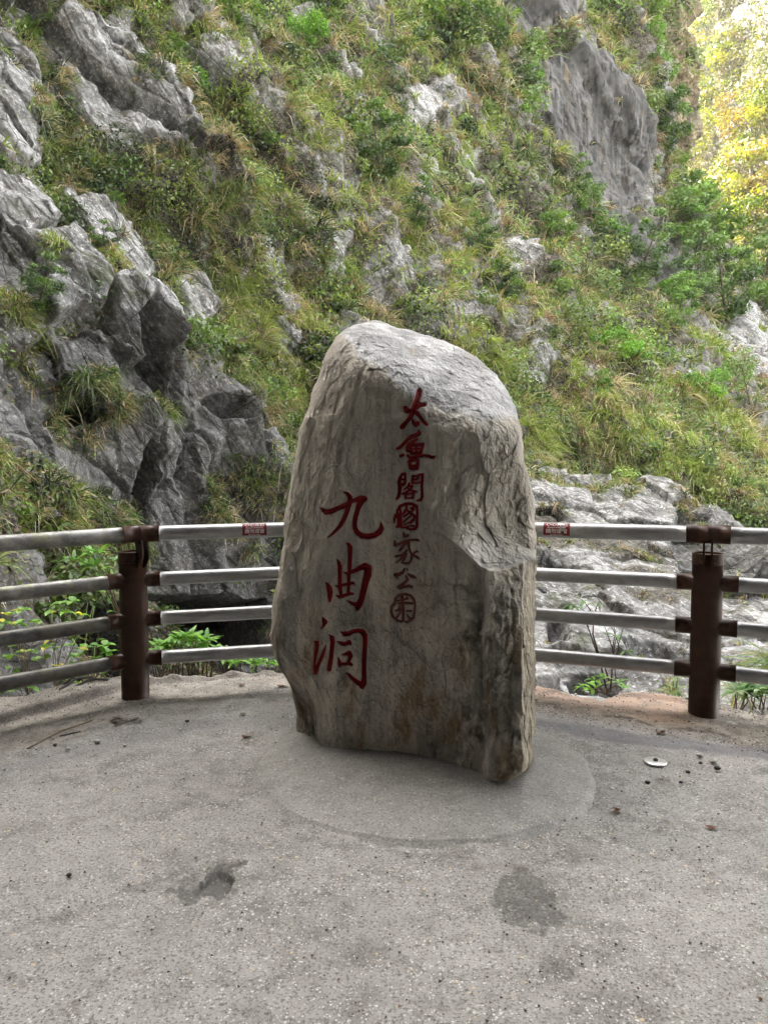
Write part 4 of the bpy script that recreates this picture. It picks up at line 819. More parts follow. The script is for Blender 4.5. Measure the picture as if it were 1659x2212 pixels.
for key, s in CH.items():
    A = np.array([p for st in s for p in st]); x0, x1, y0, y1 = A[:, 0].min() - 6, A[:, 0].max() + 6, A[:, 1].min() - 6, A[:, 1].max() + 6
    h_ = .45; nx_ = int((x1 - x0) / h_); ny_ = int((y1 - y0) / h_); yy, xx = np.meshgrid(np.linspace(y0, y1, ny_), np.linspace(x0, x1, nx_), indexing='ij'); sdv = stroke_sd(xx, yy, s)
    worn_ = key in ('jia', 'gong', 'yuan')
    gyv, gxv = np.gradient(sdv, h_); near = (sdv < 0) & (sdv > -h_ * 1.6); gl = np.hypot(gxv, gyv) + 1e-6
    xx2 = np.where(near, xx - sdv * gxv / gl, xx); yy2 = np.where(near, yy - sdv * gyv / gl, yy)
    ok = sdv > -h_ * 1.6; F_ = grid_faces(ny_, nx_); keep = ok.ravel()[F_].all(1) & (sdv.ravel()[F_].max(1) > 0); F_ = F_[keep]
    used = np.unique(F_); remap = np.full(ny_ * nx_, -1); remap[used] = np.arange(len(used))
    ux, uy, us = xx2.ravel()[used], yy2.ravel()[used], np.maximum(sdv.ravel()[used], 0)
    V = stone_points(ux, uy, sample_surface(ux, uy) + .005 + np.clip(us, 0, 7) / 7 * .010)
    me = mesh_np('carved_character', V - np.array(stone.location), remap[F_][:, ::-1], MAT['worn' if worn_ else 'red'], None, True)
    c = link('carved_character', me, stone); c['label'] = ('carved character with its paint worn to brown' if worn_ else 'carved character painted deep red')
# ------------------------------------------------------------------ tubular railing
rail_root = thing('metal_railing', 'metal railing of four grey tubes between round dark brown posts at the platform edge', 'railing', (0, 4.6, 0))
RO = Vector(rail_root.location)
def seg_w(a, b): return [tuple(Vector(p) - RO) for p in (a, b)]
POSTS = [Vector((-1.592, 4.66, .03)), Vector((.115, 5.02, .02)), Vector((1.893, 4.30, 0.0))]
OUT_L = Vector((-3.35, 3.10, 0.05)); OUT_R = Vector((3.25, 3.60, 0))
PR, RT, RL = .086, .0475, .044
# height of each tube's centre at the posts
HL = [(1.058, .760, .505, .248), (1.078, .785, .530, .268), (1.092, .800, .540, .278)]
HOL = (1.045, .745, .492, .235); HOR = (1.09, .80, .55, .28)
nodes = [(OUT_L, HOL), (POSTS[0], HL[0]), (POSTS[1], HL[1]), (POSTS[2], HL[2]), (OUT_R, HOR)]
centre = Vector((0.2, 2.6, 0))
def inward(k):
    p = nodes[k][0]; a = (nodes[max(k - 1, 0)][0] - p); b = (nodes[min(k + 1, 4)][0] - p); a.z = b.z = 0
    n = Vector((-(b - a).y, (b - a).x, 0)).normalized(); n = n if n.dot(centre - p) > 0 else -n; return n
IN = [inward(k) for k in range(5)]
IN[1] = Vector((.80, -.60, 0)).normalized()
OFF = [.085, .085, .085, .085, .085]
def wob_tube(a, b, r, n=20, k=24, col=None):
    P = [a.lerp(b, t / k) for t in range(k + 1)]
    return tube([tuple(p - RO) for p in P], r, n)
for s in range(4):
    A, hA = nodes[s]; B, hB = nodes[s + 1]; old = s == 0
    for j in range(4):
        if j == 0:
            a = A + IN[s] * OFF[s]; b = B + IN[s + 1] * OFF[s + 1]; r = RT
        else: a, b, r = A.copy(), B.copy(), RL
        a.z = hA[j] ; b.z = hB[j]
        d = (b - a).normalized(); e0 = .11 if j == 0 else PR + .075; a2 = a + d * (e0 if s else 0); b2 = b - d * (e0 if s < 3 else 0)
        V, F_ = wob_tube(a2, b2, r)
        mo = fbm(np.asarray(V, np.float32) * 3, 3, 700 + j) * .3 + 1.0
        me = mesh_np('rail', V, F_, MAT[('shaderail' if j > 1 else 'oldrail') if old else 'rail'], dict(mossy=np.full(len(V), 1.0 if (old and j < 2) else .25)), True)
        ro = link('rail', me, rail_root); ro['label'] = ('weathered tube with shade painted into its grey' if j > 1 else 'stained grey tube with green algae') if old else 'dull grey tube'
        # brown sleeves where a tube meets its post
        for (c0, dd_, kk) in ((a, d, s), (b, -d, s + 1)):
            if kk in (0, 4): continue
            V, F_ = tube([tuple(c0 + dd_ * (-.004 if j == 0 else PR * .7) - RO), tuple(c0 + dd_ * ((.118 if j == 0 else PR + .082)) - RO)], r + .0055, 20)
            sl = link('sleeve', mesh_np('sleeve', V, F_, MAT['brown'], None, True), rail_root)
def ring(bag, c, r0, r1, z0, z1, n=40):
    """open tube wall"""
    a = np.linspace(0, 2 * math.pi, n, endpoint=False); prof = [(r0, z0), (r1, z0), (r1, z1), (r0, z1), (r0, z0)]
    V = np.array([(c[0] + r * math.cos(t), c[1] + r * math.sin(t), z) for r, z in prof for t in a]); bag.add(V, grid_faces(5, n, True)[:, ::-1])
for k in (1, 2, 3):
    p = nodes[k][0]; hp = HL[k - 1]; ztop = hp[0] - .118; zc = ztop - .068
    if k == 1: zc += .0
    b = Bag(); V, F_ = tube([(p.x, p.y, -.12), (p.x, p.y, .3), (p.x, p.y, .7), (p.x, p.y, zc)], PR, 40); b.add(V - np.array(RO), F_)
    po = link('post', b.mesh('post', MAT['brown'], True), rail_root)
    b = Bag(); cz = p - RO; ring(b, cz, PR - .006, PR + .0015, zc + .003, ztop); V, F_ = tube([(cz.x, cz.y, zc + .002), (cz.x, cz.y, ztop - .012)], PR - .007, 40); b.add(V, F_)
    link('post_cap', b.mesh('post_cap', MAT['brown'], False), rail_root)
    n = IN[k]; t = Vector((-n.y, n.x, 0)); rc = p + n * OFF[k]; rc.z = hp[0]
    for sgn in (-1, 1):
        # curved bracket plate from the face of the post up to the sleeve of the top tube
        inner = [(PR - .012, zc - .02), (PR - .012, zc + .035), (PR - .01, ztop - .01), (PR - .012, ztop + .03), (PR - .028, hp[0] - RT * .7)]
        outr = [(PR + .004, zc - .032), (PR + .040, zc + .010), (PR + .058, zc + .045), (PR + .056, ztop + .01), (PR + .046, hp[0] - RT * .8)]
        ins = inner; Vp = []
        for side in (-.006, .006):
            for (u, z) in ins + outr[::-1]:
                q = p + n * u + t * (sgn * .021 + side); Vp.append((q.x - RO.x, q.y - RO.y, z))
        m_ = len(ins) * 2; F1 = [np.array([[i, i + 1, m_ - 2 - i, m_ - 1 - i] for i in range(4)]), np.array([[m_ + i, m_ + m_ - 1 - i, m_ + m_ - 2 - i, m_ + i + 1] for i in range(4)]), np.array([[i, m_ + i, m_ + (i + 1) % m_, (i + 1) % m_] for i in range(m_)])]
        link('bracket_plate', mesh_np('bracket_plate', np.array(Vp), F1, MAT['brown']), rail_root)
    for sgn in (-1, 1):
        for zz in (zc + .018, zc + .048):
            b = Bag()
            q = p + n * (PR + .003) * .985 + t * sgn * .033; q.z = zz
            V, F_ = tube([tuple(q - n * .004 - RO), tuple(q + n * .005 - RO), tuple(q + n * .007 - RO)], [.008, .008, .004], 10); b.add(V, F_); link('bolt', b.mesh('bolt', MAT['brown'], True), rail_root)
# stickers wrapped on the top tube
def text_mesh(s, size):
    cu = bpy.data.curves.new('t', 'FONT'); cu.body = s; cu.size = size; cu.align_x = 'CENTER'; cu.align_y = 'CENTER'; cu.offset = size * .012; cu.resolution_u = 3
    o = bpy.data.objects.new('t', cu); COL.objects.link(o); bpy.context.view_layer.update()
    me = bpy.data.meshes.new_from_object(o.evaluated_get(bpy.context.evaluated_depsgraph_get())); bpy.data.objects.remove(o)
    V = np.zeros(len(me.vertices) * 3); me.vertices.foreach_get('co', V); me.calc_loop_triangles(); T = np.zeros(len(me.loop_triangles) * 3, np.int32); me.loop_triangles.foreach_get('vertices', T)
    return V.reshape(-1, 3), T.reshape(-1, 3)
def sticker(si, pxc, tw, torn):
    A, hA = nodes[si]; B, hB = nodes[si + 1]; a = A + IN[si] * OFF[si]; b = B + IN[si + 1] * OFF[si + 1]; a.z = hA[0]; b.z = hB[0]; d = (b - a).normalized()
    # point of the tube seen in that picture column
    rx = float(ray(pxc, 1140)[0]); t = (a.x - rx * a.y) / (rx * (b.y - a.y) - (b.x - a.x)); c = a.lerp(b, t)
    up = Vector((0, 0, 1)); nrm = d.cross(up).normalized(); nrm = nrm if nrm.y < 0 else -nrm; up2 = nrm.cross(d); up2 = up2 if up2.z > 0 else -up2
    def wrap(u, v, r): th_ = v / RT; return np.array(c) [None] + u[:, None] * np.array(d) + r * (np.cos(th_)[:, None] * np.array(nrm) + np.sin(th_)[:, None] * np.array(up2)) - np.array(RO)
    w = tw / 2; v0, v1 = -.030, .058; uu_, vv_ = np.meshgrid(np.linspace(-w, w, 24), np.linspace(v0, v1, 20), indexing='xy')
    lab = bpy.data.objects.new('warning_label', mesh_np('warning_label', wrap(uu_.ravel(), vv_.ravel(), RT + .0009), grid_faces(20, 24), MAT['label'], None, True)); COL.objects.link(lab)
    lab.parent = rail_root; lab['label'] = 'dark red warning sticker with a torn, peeled patch' if torn else 'dark red warning sticker printed in white'
    bg_ = Bag()
    for s, sz, v in (('小心落石', .027, .040), ('Beware of Rockfall', .0145, .0205), ('請勿逗留', .0285, -.0035), ('Do Not Linger', .0125, -.0245)):
        V, T = text_mesh(s, sz)
        sx = min(1.0, (tw * (.80 if sz > .02 else .78 if sz > .014 else .6)) / max(1e-6, np.ptp(V[:, 0]))) if len(V) else 1
        V = V - [(V[:, 0].max() + V[:, 0].min()) / 2, 0, 0]
        if sz > .02: sx = tw * .80 / np.ptp(V[:, 0])
        u = V[:, 0] * sx
        if Vector((d.x, 0, 0)).x < 0: u = -u
        bg_.add(wrap(u, V[:, 1] + v, RT + .0016), T)
    link('lettering', bg_.mesh('lettering', MAT['white']), lab)
    if torn:
        b2_ = Bag(); aa = np.linspace(0, 2 * math.pi, 14, endpoint=False)
        for (u0, v_, ru, rv) in ((.030, .018, .011, .026), (.022, .045, .018, .007)):
            rr_ = 1 + .25 * np.sin(aa * 3 + u0 * 100); u = np.append(u0 + ru * rr_ * np.cos(aa), u0); v = np.append(v_ + rv * rr_ * np.sin(aa), v_)
            b2_.add(wrap(u, v, RT + .0021), np.array([[14, j, (j + 1) % 14] for j in range(14)]))
        link('peeled_patch', mesh_np('peeled_patch', np.vstack(b2_.V), np.vstack(b2_.F), MAT['rail'], dict(mossy=np.zeros(30))), lab)
        V = wrap(np.append(.037 + .009 * np.cos(aa), .037), np.append(-.010 + .010 * np.sin(aa), -.010), RT + .003); link('stain', mesh_np('stain', V, np.array([[14, j, (j + 1) % 14] for j in range(14)]), MAT['darkp']), lab)
sticker(1, 550, .152, False); sticker(2, 1204, .160, True)

# ------------------------------------------------------------------ leafy plants at the platform edge
def leaf_blade(bag, base, d, nrm, L, Wd, col, droop=.35, segs=5, shape=(0, .55, .95, .9, .55, 0)):
    d = Vector(d).normalized(); n = Vector(nrm); s = d.cross(n).normalized(); n = s.cross(d).normalized(); V = []; P = Vector(base)
    for k in range(segs + 1):
        t = k / segs; c = P + d * (L * t) - Vector((0, 0, 1)) * (droop * L * t * t); w = shape[k] * Wd * .5
        V += [tuple(c - s * w + n * w * .35), tuple(c), tuple(c + s * w + n * w * .35)]
    F_ = []
    for k in range(segs):
        a = k * 3; F_ += [[a, a + 1, a + 4, a + 3], [a + 1, a + 2, a + 5, a + 4]]
    bag.add(V, np.array(F_), col)
def rnd(a, b): return random.uniform(a, b)
def plant(name, label, cat, base, stems, lsize, lw, cols, stemcol=(.09, .06, .04), group=None, whorl=6, leafdens=1, droop=.35, shape=(0, .55, .95, .9, .55, 0), sr=.006):
    """stems: list of polylines (world points). Leaves along the upper part and in whorls at the tips"""
    root = thing(name, label, cat, tuple(base), group); B0 = Vector(base); sb, lb = Bag(), Bag()
    for st in stems:
        P = [Vector(p) for p in st]; n = len(P); sb.tube([tuple(p - B0) for p in P], [sr * (1 - .65 * k / (n - 1)) for k in range(n)], 6, stemcol)
        tip = P[-1]; ax = (P[-1] - P[-2]).normalized()
        for k in range(whorl):
            a = 2 * math.pi * k / max(whorl, 1) + rnd(-.4, .4); side = Vector((math.cos(a), math.sin(a), rnd(-.1, .7))); d = (ax * .35 + side).normalized(); c = random.choice(cols); f = rnd(.75, 1.25)
            leaf_blade(lb, tuple(tip - B0), d, Vector((0, 0, 1)) + side * .2, lsize * rnd(.65, 1.15), lw * rnd(.8, 1.2), tuple(x * f for x in c), droop * rnd(.3, 1.5), shape=shape)
        for i in range(1, n - 1):
            for _ in range(leafdens):
                if random.random() < .75:
                    q = P[i].lerp(P[i + 1], random.random()); a = rnd(0, 6.28); side = Vector((math.cos(a), math.sin(a), rnd(0, .6))); c = random.choice(cols); f = rnd(.7, 1.2)
                    e = q + side * rnd(.02, .05); sb.tube([tuple(q - B0), tuple(e - B0)], .002, 4, stemcol)
                    leaf_blade(lb, tuple(e - B0), side, (rnd(-.3, .3), rnd(-.5, .1), 1), lsize * rnd(.55, 1.0), lw * rnd(.75, 1.1), tuple(x * f for x in c), droop * rnd(.3, 1.5), shape=shape)
    link('stem', sb.mesh('stem', MAT['stemmat']), root); link('foliage', lb.mesh('foliage', MAT['leaf'], True), root); return root
MAT['stemmat'] = None
m_ = M('stem_bark'); m_.bsdf(m_.attr('tint', 'Color'), .85); MAT['stemmat'] = m_.m
LG = [(.15, .34, .05), (.20, .42, .06), (.10, .25, .045)]; YL = (.65, .60, .06)
def poly(pxpts, Y, jit=.0): return [tuple(at(x, y, Y + (rnd(-jit, jit)))) for x, y in pxpts]
# tall sapling with whorls of lance leaves behind the left post
Yp = 5.35
stems = [poly([(255,1500),(262,1420),(268,1340),(240,1280),(205,1225)], Yp, .04), poly([(258,1460),(262,1380),(250,1290),(232,1225),(215,1195)], Yp, .04), poly([(262,1440),(262,1330),(222,1262),(180,1235),(160,1212)], Yp, .04), poly([(262,1400),(250,1300),(225,1240),(200,1196)], Yp + .05, .05)]
plant('sapling', 'sapling with narrow glossy green leaves behind the left railing post', 'plant', at(255, 1505, Yp), stems, .14, .036, LG, whorl=9, leafdens=2, droop=.3)
# round-leaved creeper-like shrubs seen between the left tubes
def ovate(): return (.1, .85, 1.0, .85, .5, 0)
Yc = 4.75
def branch_sys(x0, y0, tips, Y): return [poly([(x0, y0), (lerp(x0, tx, .35) + rnd(-8, 8), lerp(y0, ty, .4)), (lerp(x0, tx, .75) + rnd(-6, 6), lerp(y0, ty, .7)), (tx, ty)], Y, .08) for tx, ty in tips]
plant('broadleaf_shrub', 'thin-branched shrub with rounded light green leaves, nearest the left frame edge', 'shrub', at(62, 1500, Yc), branch_sys(62, 1500, [(20,1330),(48,1320),(75,1345),(35,1350),(8,1345),(100,1400),(20,1420),(55,1410)], Yc), .075, .062, LG[:2] + [(.20, .36, .05), LG[0], LG[1], YL], (.22, .18, .13), 'round-leaved shrubs behind the left railing', 4, 1, .5, ovate(), .004)
plant('broadleaf_shrub', 'thin-branched shrub with rounded leaves, some yellow, in the middle of the left railing bay', 'shrub', at(120, 1490, Yc + .1), branch_sys(120, 1490, [(130,1305),(160,1300),(110,1325),(145,1325),(155,1395),(125,1440),(180,1330),(95,1380)], Yc + .1), .07, .052, LG[:2] + [(.20, .36, .05), LG[0], LG[1], YL], (.22, .18, .13), 'round-leaved shrubs behind the left railing', 3, 1, .5, ovate(), .004)
plant('broadleaf_shrub', 'leafy green shrub with oval leaves, right against the left post', 'shrub', at(200, 1480, Yc + .2), branch_sys(200, 1480, [(195,1370),(215,1360),(185,1400),(228,1395),(235,1410),(210,1425),(240,1440),(165,1420)], Yc + .2), .085, .05, LG, (.14, .10, .07), 'round-leaved shrubs behind the left railing', 5, 1, .4, ovate(), .004)
plant('broadleaf_shrub', 'small low green seedling at the paving edge below the lowest left tube', 'shrub', at(50, 1515, Yc - .1), branch_sys(50, 1520, [(45,1485),(60,1478),(35,1492),(72,1488)], Yc - .1), .06, .04, LG, (.14, .10, .07), 'round-leaved shrubs behind the left railing', 4, 0, .4, ovate(), .004)
# lance-leaved undergrowth between left post and stone
def clump(name, label, x0, x1, y0, ytop, Y, n, L, W, cols, cat='shrub', **k):
    st = []
    for i in range(n):
        x = lerp(x0, x1, (i + .5) / n) + rnd(-8, 8); yt = ytop(x) + rnd(-8, 12); st.append(poly([(x + rnd(-10, 10), y0), (x + rnd(-6, 6), (y0 + yt) / 2), (x, yt)], Y, .12))
    return plant(name, label, cat, at((x0 + x1) / 2, y0, Y), st, L, W, cols, **k)
clump('leafy_shrub', 'bright green shrub with lance-shaped leaves between the left post and the stone', 325, 530, 1475, lambda x: np.interp(x, [320, 380, 420, 470, 540], [1425, 1385, 1375, 1410, 1425]), 5.65, 30, .15, .04, LG + [(.16, .34, .05)], group='lance-leaved shrubs by the platform edge', whorl=7, leafdens=1)
clump('leafy_shrub', 'small dark green shrub close to the left flank of the stone', 540, 600, 1465, lambda x: 1425, 5.7, 9, .10, .03, LG, group='lance-leaved shrubs by the platform edge', whorl=6, leafdens=1)
# right of the stone
Yr = 5.35
plant('twiggy_sapling', 'twiggy sapling with a few drooping dark leaves in front of the pale rock shelf', 'plant', at(1315, 1495, Yr),
      [poly([(1310,1492),(1298,1440),(1285,1400),(1270,1355),(1262,1320),(1250,1312)], Yr), poly([(1300,1440),(1280,1370),(1282,1330),(1290,1305)], Yr), poly([(1270,1355),(1258,1325),(1235,1308)], Yr), poly([(1268,1345),(1275,1318),(1262,1300)], Yr), poly([(1318,1490),(1322,1440),(1326,1400),(1330,1375)], Yr), poly([(1320,1450),(1335,1415),(1352,1408)], Yr), poly([(1315,1470),(1300,1425),(1292,1418)], Yr)], .11, .028, [(.05, .13, .02), (.08, .20, .03)], (.07, .04, .03), whorl=4, leafdens=0, droop=.6, sr=.007)
plant('leafy_seedling', 'fresh light green seedling at the foot of the twiggy sapling', 'plant', at(1300, 1497, Yr - .05), branch_sys(1305, 1497, [(1270,1478),(1285,1470),(1300,1465),(1335,1475),(1345,1488),(1280,1490),(1262,1485)], Yr - .05), .10, .035, [(.18, .38, .05), (.13, .30, .04)], whorl=4, leafdens=0)
bare = [poly([(1330,1470),(1322,1400),(1310,1365),(1300,1340)], Yr + .05), poly([(1330,1440),(1336,1390),(1345,1358),(1362,1345)], Yr + .05), poly([(1322,1400),(1328,1370),(1326,1350)], Yr + .05), poly([(1336,1395),(1326,1365),(1318,1352)], Yr + .05)]
plant('bare_twigs', 'cluster of bare dark twigs beside the twiggy sapling', 'twigs', at(1330, 1490, Yr + .05), bare, .05, .02, LG, (.07, .045, .035), whorl=0, leafdens=0, sr=.004)
clump('leafy_shrub', 'low dark green shrub at the paving edge right of the right post', 1580, 1700, 1532, lambda x: 1492, 4.75, 14, .13, .036, [(.06, .16, .035), (.09, .22, .04), (.22, .30, .16)], group='lance-leaved shrubs by the platform edge', whorl=8, leafdens=1)
def grass_tuft(label, px, py, Y, n, L, spread, lean, W=.012):
    root = thing('grass_tuft', label, 'grass tuft', tuple(at(px, py, Y)), 'grass tufts at the platform edge'); bg_ = Bag(); m_ = n
    D = unit(rng.normal(0, spread, (m_, 3)) + np.array(lean)); base = rng.normal(0, .03, (m_, 3)); Ls = rng.uniform(.5, 1.1, m_) * L
    c = np.array([(.12, .24, .04), (.20, .32, .06), (.36, .30, .12)])[rng.integers(0, 3, m_)] * rng.uniform(.7, 1.2, (m_, 1)); side = unit(np.cross(D, np.array([0, 1., 0])))
    # finer arch: four straight spans per blade
    for i in range(m_):
        leaf_blade(bg_, tuple(base[i]), tuple(D[i]), (0, -.4, 1), Ls[i], W, tuple(c[i]), rnd(.3, 1.0), 5, (.7, .9, 1, .8, .5, 0))
    link('foliage', bg_.mesh('foliage', MAT['leaf'], True), root)
grass_tuft('long arching grass tuft hanging in from the right behind the right post', 1690, 1440, 5.0, 90, .55, .35, (-.55, 0, .45))
grass_tuft('smaller grass tuft low behind the foot of the right post', 1600, 1492, 5.05, 40, .32, .45, (-.2, 0, .6))
grass_tuft('short green grass tuft at the foot of the right post', 1450, 1490, 5.4, 34, .18, .5, (0, 0, .7))
grass_tuft('dry thin grass tuft beside the left railing', 175, 1480, 5.2, 50, .28, .5, (0, 0, .8), .006)

# ------------------------------------------------------------------ small things on the paving
def gpt(px, py, z=0.0): return on_ground(px, py, z)
def washer(px, py, label):
    p = gpt(px, py, .004); root = thing('anchor_washer', label, 'washer', (float(p[0]), float(p[1]), .004)); b = Bag(); n = 40
    for r, z in (): pass
    a = np.linspace(0, 2 * math.pi, n, endpoint=False); prof = [(.006, .0035), (.016, .0045), (.052, .003), (.055, .0012), (.055, -.004)]
    b.add(np.array([(r * math.cos(t), r * math.sin(t), z + .006) for r, z in prof for t in a]), grid_faces(5, n, True)); link('disc', b.mesh('disc', MAT['steel'], True), root)
    b = Bag(); V, F_ = tube([(0, 0, .006), (0, 0, .016), (0, 0, .022)], [.013, .0125, .006], 8); b.add(V, F_); link('bolt', b.mesh('bolt', MAT['darkp']), root)
washer(1415, 1647, 'round steel washer with a dark bolt fixed in the paving right of the stone')
# hole with a bolt stub in the pad
hp = on_ground(1007, 1716, .035)
root = thing('anchor_stub', 'rusty bolt stub in a chipped dark hole on the round pad', 'bolt', tuple(hp)); b = Bag(); a = np.linspace(0, 2 * math.pi, 22, endpoint=False); jr = 1 + .25 * np.sin(a * 3) + .15 * np.cos(a * 5)
b.add(np.vstack([np.stack([.030 * jr * np.cos(a), .040 * jr * np.sin(a), a * 0 + .006], -1), [[0, 0, .004]]]), np.array([[22, j, (j + 1) % 22] for j in range(22)])); link('hole', b.mesh('hole', MAT['darkp']), root)
b = Bag(); V, F_ = tube([(0, -.01, .0), (-.004, -.012, .018), (-.006, -.02, .026)], [.013, .012, .006], 9); b.add(V, F_); link('stub', b.mesh('stub', MAT['pebble']), root)
def small_rock(r, seed, flat=.6):
    a = np.linspace(0, math.pi, 9); t = np.linspace(0, 2 * math.pi, 14, endpoint=False); A_, T_ = np.meshgrid(a, t, indexing='ij')
    u = np.stack([np.sin(A_) * np.cos(T_), np.sin(A_) * np.sin(T_), np.cos(A_)], -1).reshape(-1, 3); f, _ = facets(u * 1.6 + seed, seed, 1.2); return u * (r * (1 + .22 * f))[:, None] * np.array([1, .8, flat]), grid_faces(9, 14, True)
stone_spots = [(1500,1560,.012,'darkp','dark stone on the tan strip in front of the right post'),(1548,1660,.016,'darkp','largest dark stone at the right frame edge side of the washer'),(1485,1668,.012,'darkp','dark stone just right of and below the washer'),(1512,1648,.010,'darkp','tiny dark stone between washer and right frame edge'),
 (1316,1538,.014,'darkp','dark stone on the cracked seam right of the stone'),(1510,1632,.016,'pebble','upright pale stone above the dark ones at right'),(1240,1678,.020,'dry','reddish brown chip just outside the right rim of the pad'),(1398,1690,.012,'darkp','dark stone straight below the washer'),(1470,1690,.010,'darkp','small dark stone lowest right of the washer'),
 (212,1602,.016,'pebble','pale angular stone nearest the fallen twig at left'),(148,1618,.012,'pebble','pale stone left of the long twig end'),(390,1576,.010,'pebble','small pale stone on the paving below the left post crack'),(525,1541,.016,'pebble','pale rounded stone halfway between left post and stone'),(405,1558,.012,'darkp','blue-black stone right of the shallow crack'),
 (1268,1496,.014,'pebble','white stone at the far paving edge near the twiggy sapling'),(1243,1500,.010,'pebble','smaller white stone left of the one by the sapling'),(120,1610,.012,'darkp','dark stone under the long pale twig'),(270,1610,.009,'pebble','tiny pale stone below the pale crack twig'),(620,1512,.010,'pebble','tiny pale stone by the left flank of the standing stone'),
 (1430,1580,.010,'darkp','tiny dark stone on the seam left of the right post'),(880,1843,.010,'pebble','pale pebble in front of the pad at the picture centre'),(690,1650,.009,'pebble','pale chip touching the left foot of the standing stone'),(1540,1645,.020,'pebble','flat pale stone right of the dark stones by the washer'),(150,1890,.010,'darkp','lone dark stone on open paving at lower left')]
for k, (x, y, r, mt, lb_) in enumerate(stone_spots):
    p = gpt(x, y, .01); V, F_ = small_rock(r, 30 + k); where = 'near the right post' if x > 1380 else 'at the right edge of the round pad' if x > 1150 else 'near the left post' if x < 600 else 'left of the round pad'
    o = link('loose_stone', mesh_np('loose_stone', V, F_, MAT[mt], None, True)); o.location = (float(p[0]), float(p[1]), .008 + r * .3)
    tag(o, lb_, 'stone', 'loose stones on the paving')
o = None
p = gpt(1545, 1563, .01); V, F_ = small_rock(.04, 77, .28); o = link('flat_stone', mesh_np('flat_stone', V, F_, MAT['pebble'], None, True)); o.location = (float(p[0]) + .08, float(p[1]) - .02, .014); tag(o, 'flat grey oval stone lying at the foot of the right post', 'stone')
def dry_leaf(px, py, L, rot, label, col='dry'):
    p = gpt(px, py, .006); b = Bag()
    for s in range(2): leaf_blade(b, (0, 0, .002 + .003 * s), (math.cos(rot + s * .9), math.sin(rot + s * .9), .30 - .1 * s), (0, .3, 1), L, L * .55, (1, 1, 1), .3)
    b.C = []; o = link('dry_leaf', b.mesh('dry_leaf', MAT[col])); o.location = tuple(float(v) for v in p); tag(o, label, 'leaf', 'dry leaves on the paving')
dry_leaf(603, 1486, .07, .4, 'crumpled brown leaf just right of the left post foot'); dry_leaf(980 - 170, 1470, .04, 2, 'small brown leaf at the paving edge behind the stone'); dry_leaf(525, 1596, .055, .5, 'curled reddish brown leaf left of the stone')
dry_leaf(1340, 1750, .05, 3.0, 'thin brown leaf right of the round pad'); dry_leaf(700 - 180, 1500 - 18, .05, 1.0, 'folded brown leaf near the platform edge left of the stone'); dry_leaf(1420, 1586, .05, .2, 'dark leaf on the seam of the paving right of the stone')
dry_leaf(1535, 1795, .05, .7, 'dark brown leaf near the right frame edge'); dry_leaf(262, 1555, .07, 2.7, 'brown leaf scraps in the shallow crack in front of the left post')
tw = Bag(); tw.tube([tuple(gpt(60, 1617, .012)), tuple(gpt(130, 1580, .016)), tuple(gpt(200, 1556, .012))], .004, 6)
tag(link('fallen_twig', tw.mesh('fallen_twig', MAT['twig'])), 'long thin pale twig on the paving at the left', 'twig', 'fallen twigs')
tw = Bag(); tw.tube([tuple(gpt(130, 1590, .012)), tuple(gpt(175, 1580, .014))], .004, 6); tag(link('fallen_twig', tw.mesh('fallen_twig', MAT['darkp'])), 'short dark twig crossing the long pale twig', 'twig', 'fallen twigs')
tw = Bag()
for a_, b_ in (((130,1490),(200,1462)), ((160,1485),(235,1468)), ((140,1478),(175,1470)), ((185,1478),(160,1460))): tw.tube([tuple(gpt(*a_, .06)), tuple((np.array(gpt(*a_, .06)) + np.array(gpt(*b_, .06))) / 2 + [0, 0, .03]), tuple(gpt(*b_, .07))], .008, 6)
tag(link('twig_pile', tw.mesh('twig_pile', MAT['darkp'])), 'small pile of dark broken twigs beyond the lowest left tube', 'twigs')
tw = Bag(); tw.tube([tuple(gpt(250, 1568, .008)), tuple(gpt(300, 1550, .012))], .004, 6); tag(link('fallen_twig', tw.mesh('fallen_twig', MAT['twig'])), 'pale twig lying across the shallow crack in front of the left post', 'twig', 'fallen twigs')
# fine loose grit, uncountable
gb = Bag(); n = 3800; wgt = (.12 + outer * 1.6 + sand * .8 + smooth(18, 0, np.abs(qy - lip)) * 1.2 + smooth(14, 0, np.abs(qy - seamR)) * 1.5 * (qx > 1120)) * (qx > -60) * (qx < 1720) * (qy < 2250) * (RR < .99); wc_ = np.cumsum(wgt.ravel()); gi_ = np.searchsorted(wc_, rng.random(n) * wc_[-1])
gx_ = GX.ravel()[gi_] + rng.normal(0, .006, n); gy_ = GY.ravel()[gi_] + rng.normal(0, .006, n); gzz = gz.ravel()[gi_]
for i in range(n):
    if math.hypot(gx_[i] - PADC[0], gy_[i] - PADC[1]) < PADR * .97: continue
    near_seam = rng.random() < .5
    r = rng.uniform(.0025, .007); a = np.array([[1, 0, .4], [-.5, .87, .4], [-.5, -.87, .4], [0, 0, 1.1], [0, 0, -.2]]) * r * rng.uniform(.7, 1.3, (5, 1)); V = a + [gx_[i], gy_[i], gzz[i] + r * .3]
    f = rng.random(); c = (.55, .53, .5) if f < .45 else (.06, .05, .045) if f < .8 else (.2, .11, .07); gb.add(V, np.array([[0, 1, 3], [1, 2, 3], [2, 0, 3], [0, 2, 1]]), c)
tag(link('paving_grit', gb.mesh('paving_grit', MAT['stemmat'])), 'loose grit and crumbs scattered over the paving', None, None, 'stuff')
HAZE = True
